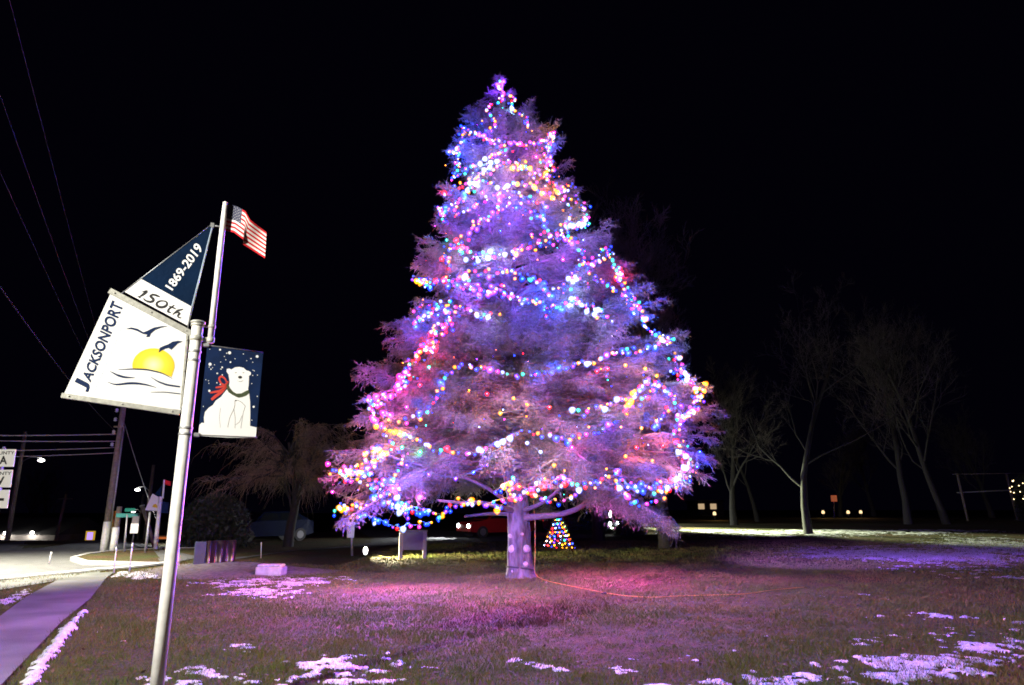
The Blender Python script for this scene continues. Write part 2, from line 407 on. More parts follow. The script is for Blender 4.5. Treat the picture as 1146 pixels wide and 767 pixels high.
def litter():
    N = 7000; Yg = 6.2 * (34 / 6.2) ** rng.random(N); Xg = (rng.random(N) * 1.7 - .8) * Yg
    near = np.exp(-(((Xg - .2) / 4.5) ** 2 + ((Yg - TYL) / 4.0) ** 2)); keep = (~inpoly(Xg, Yg, walk_poly)) & (~inpoly(Xg, Yg, road_poly)) & ((rng.random(N) < .35 + near)) & ((Yg < 20) | (Xg > -5))
    Xg, Yg = Xg[keep], Yg[keep]; N = len(Xg); a = rng.random(N) * 6.28; s_ = rng.uniform(.012, .032, N); z = H(Xg, Yg) + .022 + rng.random(N) * .012
    c = np.stack([Xg, Yg, z], 1); u = np.stack([np.cos(a), np.sin(a), rng.normal(size=N) * .35], 1) * s_[:, None]; v = np.stack([-np.sin(a), np.cos(a), rng.normal(size=N) * .35], 1) * (s_ * .6)[:, None]
    V = np.stack([c - u, c - v * .8 + np.array([0, 0, .004]), c + u, c + v], 1).reshape(-1, 3)
    tag(link('fallen_leaves', np_mesh('fallen_leaves', V, np.arange(4 * N).reshape(N, 4)), M['leaf']), 'dry brown fallen leaves and cones scattered over the lawn', 'leaves', kind='stuff')
TYL = 16.7
M['leaf'] = mat('dry leaf', (0.16, 0.09, 0.045), .9, 0, 0, 3, col2=(0.04, 0.025, 0.018))
litter()

# snow: thin sheet whose height follows a patchy mask, dipping under the turf between patches
def gauss(px, py, cx, cy, sx, sy, rot=0):
    dx, dy = px - cx, py - cy; c_, s_ = math.cos(rot), math.sin(rot)
    u = dx * c_ + dy * s_; v = -dx * s_ + dy * c_
    return np.exp(-0.5 * ((u / sx) ** 2 + (v / sy) ** 2))
def snow():
    yy = 5.9 * np.exp(np.linspace(0, math.log(47 / 5.9), 640)); tt = np.linspace(-0.80, 0.90, 900)
    T, Yg = np.meshgrid(tt, yy); Xg = T * Yg
    Zg = H(Xg, Yg); px, py = proj(Xg, Yg, Zg)
    m = 0 * px
    reg = [(1010, 752, 130, 15, -0.05, .98), (860, 760, 90, 10, -0.08, 1.05), (1110, 735, 70, 24, 0, .80), (960, 720, 45, 6, -.1, .75), (1060, 692, 90, 7, 0, .52),
           (900, 726, 110, 12, 0, .35), (1040, 750, 160, 25, 0, .55),
           (1030, 622, 115, 7.0, 0.03, 1.45), (1100, 613, 70, 9, 0, 1.4), (930, 622, 55, 3.5, 0, 1.0), (1080, 640, 80, 9, 0.05, .66), (1125, 607, 50, 3, 0, 1.1),
           (350, 752, 60, 17, 0, .78), (330, 765, 90, 8, 0, .82), (250, 755, 60, 12, 0, .62), (300, 722, 60, 12, 0, .40),
           (300, 652, 70, 8, 0, .92), (290, 664, 50, 6, 0, .95), (340, 650, 50, 4, 0, .95), (235, 642, 50, 3, 0, .7),
           (175, 643.5, 34, 3.0, -0.02, 1.5), (150, 645, 25, 2.2, 0, 1.5),
           (615, 747, 60, 10, 0, .50), (700, 745, 60, 10, 0, .45), (790, 735, 60, 10, 0, .5), (200, 762, 60, 9, 0, .55),
           (600, 655, 26, 5, 0, .40), (160, 710, 50, 20, 0, .28), (1000, 670, 150, 10, 0, .40), (440, 742, 70, 12, 0, .45), (8, 672, 22, 4, -.35, 1.3), (900, 596, 120, 4.6, -.01, 1.15), (1040, 594, 70, 5.0, 0, 1.1), (790, 594, 45, 3, 0, 1.0)]
    for cx, cy, sx, sy, r_, a in reg: m = np.maximum(m, a * gauss(px, py, cx, cy, sx, sy, r_))
    # shovelled ridge along the sidewalk edge
    e = np.interp(py, [640, 672, 698, 762, 800], [124, 104, 74, 17, -20]); wdt = np.interp(py, [650, 680, 767], [2.5, 6, 19])
    m = np.maximum(m, 1.15 * np.exp(-0.5 * ((px - e - wdt * 0.9) / (wdt * .62)) ** 2) * sstep(670, 690, py))
    nz = fbm(Xg * 1.5, Yg * 1.5, 5, 4) * 0.42 + fbm(Xg * 6.5, Yg * 6.5, 9, 5) * 0.58
    val = m * 0.58 + (nz - 0.5) * 2.9 * (0.35 + 0.4 * np.minimum(m, 1)) - 0.42
    hgt = np.where(val > 0, 0.060 * np.sqrt(np.maximum(val, 0)) * 0.55 + 0.002, val * 0.4)
    ridge = np.exp(-0.5 * ((px - e - wdt * 0.9) / (wdt * .6)) ** 2) * sstep(670, 690, py)
    hgt = np.where(val > 0, hgt * (1 + 1.3 * ridge), hgt)
    hgt += (val > 0) * 0.02 * (fbm(Xg * 14, Yg * 14, 21, 3) - 0.4)
    road_in = inpoly(Xg, Yg, road_poly) | inpoly(Xg, Yg, walk_poly)
    Zs = Zg + hgt + np.where(road_in, 0.034, 0)
    ok = val > -0.05
    ny, nx = Xg.shape; idx = np.arange(nx * ny).reshape(ny, nx)
    q = ok[:-1, :-1] & ok[1:, :-1] & ok[:-1, 1:] & ok[1:, 1:]
    F = np.stack([idx[:-1, :-1][q], idx[:-1, 1:][q], idx[1:, 1:][q], idx[1:, :-1][q]], 1)
    used = np.unique(F); rm = np.full(nx * ny, -1); rm[used] = np.arange(len(used))
    V = np.stack([Xg.ravel(), Yg.ravel(), Zs.ravel()], 1)[used]
    o = link('snow', np_mesh('snow', V, rm[F], True), M['snow'])
    tag(o, 'thin patches of old snow left on the winter lawn', 'snow', kind='stuff')
snow()

# ================================================================== THE BIG SPRUCE
TY = 16.7
Lp = [(561, 84), (550, 104), (533, 120), (514, 140), (500, 170), (497, 190), (489, 225), (482, 262), (479, 290), (464, 320), (462, 345), (438, 385), (432, 410), (415, 432), (402, 470), (392, 492), (388, 515), (378, 545), (377, 568), (390, 592)]
Rp = [(562, 84), (576, 101), (592, 125), (605, 142), (619, 150), (628, 175), (640, 192), (648, 220), (664, 265), (686, 282), (705, 312), (718, 350), (745, 372), (762, 400), (778, 440), (799, 470), (793, 500), (785, 530), (775, 560), (752, 602)]
La = np.array([at(a, b, TY) for a, b in Lp])[::-1]; Ra = np.array([at(a, b, TY) for a, b in Rp])[::-1]
ZTOP = La[-1, 2]
def axis_x(z): return 0.19 + (-0.29 - 0.19) * np.clip(np.asarray(z) / ZTOP, 0, 1)
def env(z, az):
    """crown radius; az: 0 = +x (right), pi = left, -pi/2 = towards the camera"""
    z = np.asarray(z, float); ax = axis_x(z)
    rl = ax - np.interp(z, La[:, 2], La[:, 0]); rr = np.interp(z, Ra[:, 2], Ra[:, 0]) - ax
    rl = np.maximum(rl, 0.05); rr = np.maximum(rr, 0.05)
    c_ = np.cos(az); mean = (rl + rr) / 2; side = np.where(c_ > 0, rr, rl)
    return mean + (side - mean) * np.abs(c_) ** 1.2
def zmin(az):
    s_ = np.sin(az); front = np.clip(-s_, 0, 1) ** 3
    zl = np.where(np.cos(az) < 0, 1.25, 0.95)
    return zl + front * (2.05 - zl) + 0.5 * (s_ > 0.5)
tree = empty('christmas_tree', (float(axis_x(0)), TY, 0), 'huge spruce strung with glowing coloured lights in the middle of the lawn', 'tree')
TO = np.array(tree.location)

# trunk
tb = MB(); vs = []; fs = []; zs = np.r_[np.linspace(-0.05, 3.2, 40), np.linspace(3.5, ZTOP - 0.2, 36)]; nr = 28
for z in zs:
    if z < 2.4: r_ = 0.264 + 0.12 * math.exp(-max(z - .05, 0) / 0.14) + 0.012 * math.sin(z * 3)
    else: r_ = 0.292 * (1 - (z - 2.4) / (ZTOP - 2.3)) ** 0.9 + 0.01
    if 2.0 < z < 2.6: r_ += 0.03
    for k_ in range(nr):
        q = 2 * math.pi * k_ / nr
        rr = r_ * (1 + 0.055 * math.sin(3 * q + z * .8) + 0.04 * math.sin(7 * q + z * 2.2) + 0.10 * (float(vnoise(np.array(q * 5), np.array(z * 3.5), 2)) - .5) * 2 + (0.13 * math.cos(5 * q) * math.exp(-max(z, 0) / 0.15)))
        vs.append((float(axis_x(z)) - TO[0] + rr * math.cos(q), rr * math.sin(q), z))
for i in range(len(zs) - 1):
    for k_ in range(nr):
        j = (k_ + 1) % nr; fs.append((i * nr + k_, i * nr + j, i * nr + nr + j, i * nr + nr + k_))
tb.add(vs, fs, True); trunk = tb.build('trunk', M['bark'], tree)
for (kx, ky, rr) in ((571, 615, .075), (590, 615, .07), (588, 632, .05), (574, 640, .035), (568, 600, .05), (584, 598, .03)):
    p = at(kx, ky, TY - 0.29) - TO; ax_ = Vector((p[0] * 1.1, -0.24, 0)).normalized(); c_ = Vector((0, 0, p[2])) + ax_ * 0.23
    m_ = MB(); m_.tube([c_, c_ + ax_ * 0.045, c_ + ax_ * 0.075, c_ + ax_ * 0.085], [rr * 1.5, rr * 1.25, rr, rr * .7], 12); m_.build('knot', M['knot'], trunk)
m_ = MB(); band = [Vector((0.318 * math.cos(a), 0.318 * math.sin(a), 0.27 + 0.05 * math.cos(a + 2.4))) for a in np.linspace(0, 2 * math.pi, 40)]
m_.tube(band, 0.014, 6); m_.build('strap', M['rubber'], tree)

# primaries
prim = []
NB = 560; tries = 0
zz = np.linspace(0.95, ZTOP - 0.1, 300); wz = env(zz, -1.57) + 0.45; wz /= wz.sum()
ga = 0.0
while len(prim) < NB:
    z = float(rng.choice(zz, p=wz)) + rng.normal() * 0.03; ga += 2.399963 + rng.normal() * 0.2; az = (ga + math.pi) % (2 * math.pi) - math.pi
    if z < zmin(az) or z > ZTOP - 0.05: continue
    h = (z - 1.0) / (ZTOP - 1.0); Re = float(env(z, az)); r_ = Re * rng.uniform(0.82, 1.0)
    if rng.random() < 0.22: r_ = Re * rng.uniform(1.0, 1.06 if h > .2 else 1.02)
    z0 = z + r_ * (0.20 - 0.75 * h) + rng.normal() * 0.08; z0 = min(max(z0, 2.15 + 0.5 * rng.random()), ZTOP - 0.3)
    p0 = np.array([float(axis_x(z0)) - TO[0], 0, z0]); p2 = np.array([float(axis_x(z)) - TO[0] + r_ * math.cos(az), r_ * math.sin(az), z])
    mid = (p0 + p2) / 2 + np.array([0, 0, 0.16 * r_ * (1 - h) - 0.06 * r_ * h]); 
    lat = np.array([-math.sin(az), math.cos(az), 0]) * rng.normal() * 0.07 * r_
    t = np.linspace(0, 1, 13)[:, None]; C = (1 - t) ** 2 * p0 + 2 * t * (1 - t) * (mid + lat) + t * t * p2
    up = sstep(0.62, 1.0, t[:, 0]) * min(0.42, 0.14 * r_) * rng.uniform(-.35, 1.25); C[:, 2] += up   # tips turn up or hang
    C[:, :2] += (lat[:2] * 1.2)[None] * np.sin(t * 5)
    C += rng.normal(size=C.shape) * 0.012 * np.linspace(0, 1, 13)[:, None]
    prim.append((C, r_, h))
def tubes_np(curves, radii, n=5):
    Vs = []; Fs = []; off = 0
    for C, ra in zip(curves, radii):
        m = len(C); T = np.gradient(C, axis=0); T /= np.linalg.norm(T, axis=1)[:, None] + 1e-9
        up = np.array([0, 0, 1.0]) if abs(T[0, 2]) < .9 else np.array([1.0, 0, 0])
        A = np.cross(T, up); A /= np.linalg.norm(A, axis=1)[:, None] + 1e-9; B = np.cross(T, A)
        q = np.arange(n) * 2 * np.pi / n
        V = C[:, None, :] + (A[:, None, :] * np.cos(q)[None, :, None] + B[:, None, :] * np.sin(q)[None, :, None]) * np.asarray(ra)[:, None, None]
        Vs.append(V.reshape(-1, 3)); i = np.arange(m - 1)[:, None] * n; k = np.arange(n)[None, :]; k2 = (k + 1) % n
        Fs.append(np.stack([i + k, i + k2, i + n + k2, i + n + k], 2).reshape(-1, 4) + off); off += m * n
    return np.concatenate(Vs), np.concatenate(Fs)
cur = [p[0] for p in prim]; rad = [np.linspace(0.012 + 0.010 * p[1] * (1 if p[1] > 1 else .6), 0.005, 13) for p in prim]
Vb, Fb = tubes_np(cur, rad, 6)
# a few stout limbs low on the trunk that show against the dark behind
limbs = [([(598, 578), (625, 577), (648, 570), (664, 556), (674, 540), (690, 528)], 16.4, 15.2, .085, .03),
         ([(574, 572), (555, 566), (536, 562), (512, 563), (490, 560)], 16.5, 14.6, .075, .025),
         ([(575, 568), (566, 540), (560, 515), (556, 490)], 16.5, 15.0, .06, .02),
         ([(590, 570), (604, 565), (622, 552), (640, 530)], 16.5, 14.0, .07, .02),
         ([(570, 575), (548, 575), (520, 578)], 16.7, 17.8, .06, .03),
         ([(572, 565), (545, 545), (510, 530), (470, 520), (440, 512)], 16.5, 14.4, .06, .02),
         ([(585, 560), (600, 530), (620, 500), (640, 478)], 16.5, 14.8, .05, .015)]
lc, lr = [], []
for pts, Y0, Y1, r0, r1 in limbs:
    m = len(pts); P = np.array([at(a, b, Y0 + (Y1 - Y0) * i / (m - 1)) for i, (a, b) in enumerate(pts)]) - TO
    P = np.vstack([[float(axis_x(P[0, 2])) - TO[0], 0, P[0, 2] - 0.08], P])
    t = np.linspace(0, m, 22); C = np.stack([np.interp(t, range(m + 1), P[:, k]) for k in range(3)], 1)
    for _ in range(3): C[1:-1] = (C[:-2] + C[1:-1] * 2 + C[2:]) / 4
    lc.append(C); lr.append(np.linspace(r0, r1, 22))
Vl, Fl = tubes_np(lc, lr, 8)
Vb2 = np.concatenate([Vb, Vl]); Fb2 = np.concatenate([Fb, Fl + len(Vb)])
link('branches', np_mesh('branches', Vb2, Fb2, True), M['branch'], tree)

# secondaries -> finger-like twigs -> needles, all vectorised
def crown():
    tw_b = []; tw_d = []; tw_l = []; st_b = []; st_t = []
    UP = np.array([0, 0, 1.0])
    for C, r_, h in prim:
        seg = np.linalg.norm(np.diff(C, axis=0), axis=1); L = seg.sum(); s = np.r_[0, np.cumsum(seg)] / L
        t0 = 0.42 if r_ > 1.5 else 0.10
        ns = max(7, int(L * (1 - t0) / 0.072)); t = t0 + (1 - t0) * (np.arange(ns) + rng.random(ns)) / ns
        B = np.stack([np.interp(t, s, C[:, k]) for k in range(3)], 1)
        T = np.stack([np.interp(np.minimum(t + .03, 1), s, C[:, k]) - np.interp(np.maximum(t - .03, 0), s, C[:, k]) for k in range(3)], 1)
        T /= np.linalg.norm(T, axis=1)[:, None]
        side = np.cross(T, UP); side /= np.linalg.norm(side, axis=1)[:, None] + 1e-9
        hang = rng.uniform(.15, 1.0) if h > .16 else rng.uniform(.5, 1.1)                                  # some boughs carry pendulous sprays, some open fans
        sg = np.where(rng.random(ns) < .5, -1, 1)
        for rep_ in range(2):
            sg = -sg
            Ls = (0.16 + 0.46 * (1 - t) ** 0.7) * min(0.6 + 0.4 * min(r_ / 3, 1), 0.30 + 0.5 * r_) * rng.uniform(0.55, 1.3, ns) * (1.1 if h < .16 else 1)
            D = T * rng.uniform(.35, 1.0, ns)[:, None] + side * (sg * rng.uniform(.2, 1.0, ns))[:, None]
            D[:, 2] += rng.normal(size=ns) * 0.40 - 0.25 * hang
            D /= np.linalg.norm(D, axis=1)[:, None]
            droop = -0.75 * hang * (1 - 0.5 * h)
            P1 = B + D * Ls[:, None] * 0.55; P1[:, 2] += droop * (Ls * .55) ** 1.5
            P2 = B + D * Ls[:, None]; P2[:, 2] += droop * Ls ** 1.5
            st_b += [B, P1]; st_t += [P1, P2]
            nt_ = 6
            for k in range(nt_):
                u = (k + 0.4 + rng.random(ns) * 0.6) / nt_
                q = B + D * (Ls * u)[:, None]; q[:, 2] += droop * (Ls * u) ** 1.5
                lat = np.cross(D, UP); lat /= np.linalg.norm(lat, axis=1)[:, None] + 1e-9
                d = D * rng.uniform(.3, 1.0, ns)[:, None] + lat * ((-1) ** k * rng.uniform(.3, .9, ns))[:, None]; d += rng.normal(size=d.shape) * 0.30; d[:, 2] -= 0.50 * hang
                d /= np.linalg.norm(d, axis=1)[:, None]
                tw_b.append(q); tw_d.append(d); tw_l.append(rng.uniform(.09, .22, ns) * (1.1 - .3 * u))
        tip = C[-1]; d0 = C[-1] - C[-2]; d0 /= np.linalg.norm(d0); nn = 9
        tw_b.append(np.repeat(tip[None], nn, 0) - d0 * rng.random(nn)[:, None] * .25); dd = d0 + rng.normal(size=(nn, 3)) * .38; tw_d.append(dd / np.linalg.norm(dd, axis=1)[:, None]); tw_l.append(rng.uniform(.10, .22, nn))
        if r_ > 1.3:
            nb = int(L * 7); t = rng.uniform(.10, .55, nb); B = np.stack([np.interp(t, s, C[:, k]) for k in range(3)], 1)
            D = rng.normal(size=(nb, 3)); D[:, 2] -= .5; D /= np.linalg.norm(D, axis=1)[:, None]; st_b.append(B); st_t.append(B + D * rng.uniform(.15, .65, nb)[:, None])
    B = np.concatenate(tw_b); D = np.concatenate(tw_d); L = np.concatenate(tw_l); N = len(B)
    # keep the underside open above the lawn
    nd = 9; Vs = []
    A = np.cross(D, rng.normal(size=D.shape)); A /= np.linalg.norm(A, axis=1)[:, None] + 1e-9; Bi = np.cross(D, A)
    for k in range(nd):
        u = (k + 0.2) / nd; q = 2.4 * k + rng.random(N) * 1.0
        o = A * np.cos(q)[:, None] + Bi * np.sin(q)[:, None]
        base = B + D * (L * u)[:, None]; nl = (0.022 + .014 * rng.random(N))
        tip = base + (D * 0.7 + o * 0.8) * nl[:, None]
        w_ = np.cross(D, o) * 0.0098
        Vs.append(np.stack([base - w_, base + w_, tip], 1))
    Vs.append(np.stack([B - A * .006, B + A * .006, B + D * (L * 1.02)[:, None]], 1))
    V = np.concatenate(Vs).reshape(-1, 3)
    me = np_mesh('crown', V, np.arange(len(V)).reshape(-1, 3)); link('crown', me, M['needle'], tree)
    sb = np.concatenate(st_b); stt = np.concatenate(st_t); n = len(sb); d = stt - sb; a = np.cross(d, [0.1, 0.2, 1.0]); a /= np.linalg.norm(a, axis=1)[:, None] + 1e-9; b = np.cross(d, a); b /= np.linalg.norm(b, axis=1)[:, None] + 1e-9
    r0 = .006
    V = np.stack([sb + a * r0, sb - a * r0 * .5 + b * r0 * .87, sb - a * r0 * .5 - b * r0 * .87, stt], 1).reshape(-1, 3); i = np.arange(n) * 4
    F = np.concatenate([np.stack([i + p, i + q, i + 3], 1) for p, q in ((0, 1), (1, 2), (2, 0))])
    link('twigs', np_mesh('twigs', V, F), M['branch'], tree)
    print('twigs', N)
crown()

# ------------------------------------------------------------------ coloured light strings
BK = 1.95
BC = {'blue': (0.012, 0.05, 1.0), 'teal': (0.02, 0.75, 0.42), 'red': (1.0, 0.012, 0.02), 'orange': (1.0, 0.30, 0.008), 'pink': (1.0, 0.04, 0.55), 'violet': (0.17, 0.03, 1.0), 'cool': (0.35, 0.45, 1.0)}
def halo_material(name, col, s):
    """coloured translucent glow shell imitating lens bloom: oversized, its emission fading towards the rim"""
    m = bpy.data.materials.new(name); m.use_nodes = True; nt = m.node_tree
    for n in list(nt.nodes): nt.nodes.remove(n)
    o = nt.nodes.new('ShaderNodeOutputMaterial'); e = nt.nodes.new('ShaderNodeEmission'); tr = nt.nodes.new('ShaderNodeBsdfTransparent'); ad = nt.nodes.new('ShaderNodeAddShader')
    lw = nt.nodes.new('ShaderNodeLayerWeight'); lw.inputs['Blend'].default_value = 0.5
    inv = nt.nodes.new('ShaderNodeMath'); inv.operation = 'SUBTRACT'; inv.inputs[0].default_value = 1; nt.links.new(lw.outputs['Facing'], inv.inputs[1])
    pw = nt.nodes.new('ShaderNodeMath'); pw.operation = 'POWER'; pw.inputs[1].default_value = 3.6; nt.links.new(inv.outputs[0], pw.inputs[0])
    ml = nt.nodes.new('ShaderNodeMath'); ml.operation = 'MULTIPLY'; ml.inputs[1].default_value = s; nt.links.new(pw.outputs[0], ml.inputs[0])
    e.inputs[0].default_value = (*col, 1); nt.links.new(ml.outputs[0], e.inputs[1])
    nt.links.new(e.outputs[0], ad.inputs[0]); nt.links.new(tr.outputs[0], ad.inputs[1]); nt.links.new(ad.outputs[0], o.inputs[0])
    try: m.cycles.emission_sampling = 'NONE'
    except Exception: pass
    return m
def bulb_geo(name, mts, r, rcore):
    prof = [(0.30, 0.48), (0.62, 0.38), (0.88, 0.15), (1.0, -0.2), (0.92, -0.6), (0.62, -1.05), (0.3, -1.3)]
    v = [(0, 0, 0.55 * r)]; f = []; mi = []; n = 8
    for r_, z in prof:
        for k in range(n):
            q = 2 * math.pi * k / n; v.append((r * r_ * math.cos(q), r * r_ * math.sin(q), r * z))
    v.append((0, 0, -1.42 * r))
    for k in range(n): f.append((0, 1 + k, 1 + (k + 1) % n))
    for i in range(len(prof) - 1):
        for k in range(n):
            j = (k + 1) % n; f.append((1 + i * n + k, 1 + i * n + n + k, 1 + i * n + n + j, 1 + i * n + j))
    e = len(v) - 1
    for k in range(n): f.append((e, 1 + (len(prof) - 1) * n + (k + 1) % n, 1 + (len(prof) - 1) * n + k))
    mi = [0] * len(f); o = len(v); c = rcore; z0 = -0.25 * r
    v += [(c, 0, z0), (-c, 0, z0), (0, c, z0), (0, -c, z0), (0, 0, z0 + c), (0, 0, z0 - c)]
    for t in ((0, 2, 4), (2, 1, 4), (1, 3, 4), (3, 0, 4), (2, 0, 5), (1, 2, 5), (3, 1, 5), (0, 3, 5)): f.append(tuple(o + i for i in t)); mi.append(1)
    me = bpy.data.meshes.new(name); me.from_pydata(v, [], f)
    for m_ in mts: me.materials.append(m_)
    me.polygons.foreach_set('material_index', mi); me.polygons.foreach_set('use_smooth', [True] * len(f)); me.update(); return me
def bulb_mesh(name, mt, s=1.0):      # tiny solid bulbs of the little tree and the shrub
    return bulb_geo(name, [mt, mt], 0.023 * s, 0.004)
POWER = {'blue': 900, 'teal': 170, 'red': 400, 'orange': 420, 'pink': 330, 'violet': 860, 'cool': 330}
LEVEL = ((0.42, .050, 1.9), (2.2, .078, 3.0), (0.15, .032, 1.8), (11.0, .050, 2.0), (0.05, .026, 1.5))  # radii enlarged so the glowing shells paint a bloom round each bulb
bulbs = {c: [bulb_geo('bulb ' + c + str(i), [halo_material(f'glow shell {c} {i}', BC[c], sh), emi(f'lamp {c} {i}', BC[c], 14.0 + 30 * kk, False)], rr_, .012) for i, (kk, rr_, sh) in enumerate(LEVEL)] for c in BC}
glow = {}
for c in BC:
    for i, (kk, rr_, sh) in enumerate(LEVEL):
        d = bpy.data.lights.new(f'glow {c} {i}', 'POINT'); d.color = BC[c]; d.energy = POWER[c] * (4.2 if i == 1 else kk) * BK * 5.0 * 0.000181 * 4 * math.pi * math.pi * 0.5; d.shadow_soft_size = rr_ * .35; glow[c, i] = d
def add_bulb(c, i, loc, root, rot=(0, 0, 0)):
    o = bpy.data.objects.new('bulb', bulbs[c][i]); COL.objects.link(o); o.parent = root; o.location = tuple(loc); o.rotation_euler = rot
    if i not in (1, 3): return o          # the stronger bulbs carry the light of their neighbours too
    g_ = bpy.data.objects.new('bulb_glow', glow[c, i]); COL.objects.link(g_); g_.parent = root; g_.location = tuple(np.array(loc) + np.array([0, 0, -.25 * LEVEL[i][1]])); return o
SEQ = ['teal', 'blue', 'red', 'orange', 'blue', 'pink', 'cool', 'orange', 'violet', 'blue']
def surf(px, py, k=0.99):
    d = ray(px, py); o = np.array([0, 0, CAMH]); t = 9.0
    best = None
    while t < 26:
        p = o + d * t; q = p - TO; rr = math.hypot(q[0] - (axis_x(p[2]) - TO[0]), q[1]); az = math.atan2(q[1], q[0] - (axis_x(p[2]) - TO[0]))
        if p[2] < ZTOP:
            e = float(env(p[2], az)) * k - rr
            if best is None or e > best[0]: best = (e, p)
            if e > 0: return p
        t += 0.04
    return best[1]
def light_string(pts3, label, spacing=0.165, jit=0.05, group='coloured light strings on the big spruce', dim=1.0, maxn=100, weak=False):
    P = np.array(pts3); d = np.r_[0, np.cumsum(np.linalg.norm(np.diff(P, axis=0), axis=1))]
    n = int(d[-1] / spacing); n = min(n, maxn); t = np.linspace(0, d[-1], max(n, 3))
    Q = np.stack([np.interp(t, d, P[:, k]) for k in range(3)], 1) + rng.normal(size=(len(t), 3)) * jit
    root = empty('light_string', Q[0], label, 'light string', group); O = Q[0]
    mb = MB(); mb.tube([Vector(q - O) for q in Q], 0.006, 4, smooth=False); mb.build('wire', M['cord_g'], root)
    ph = random.randrange(10)
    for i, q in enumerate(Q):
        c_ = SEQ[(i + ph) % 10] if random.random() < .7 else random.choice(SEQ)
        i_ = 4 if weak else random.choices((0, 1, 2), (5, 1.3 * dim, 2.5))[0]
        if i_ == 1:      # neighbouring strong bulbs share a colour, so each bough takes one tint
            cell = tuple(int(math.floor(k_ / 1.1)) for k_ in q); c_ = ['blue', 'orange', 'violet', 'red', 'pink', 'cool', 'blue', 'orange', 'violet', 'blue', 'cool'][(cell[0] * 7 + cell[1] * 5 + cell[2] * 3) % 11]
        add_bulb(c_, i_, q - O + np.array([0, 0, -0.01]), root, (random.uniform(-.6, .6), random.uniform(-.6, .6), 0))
    return root
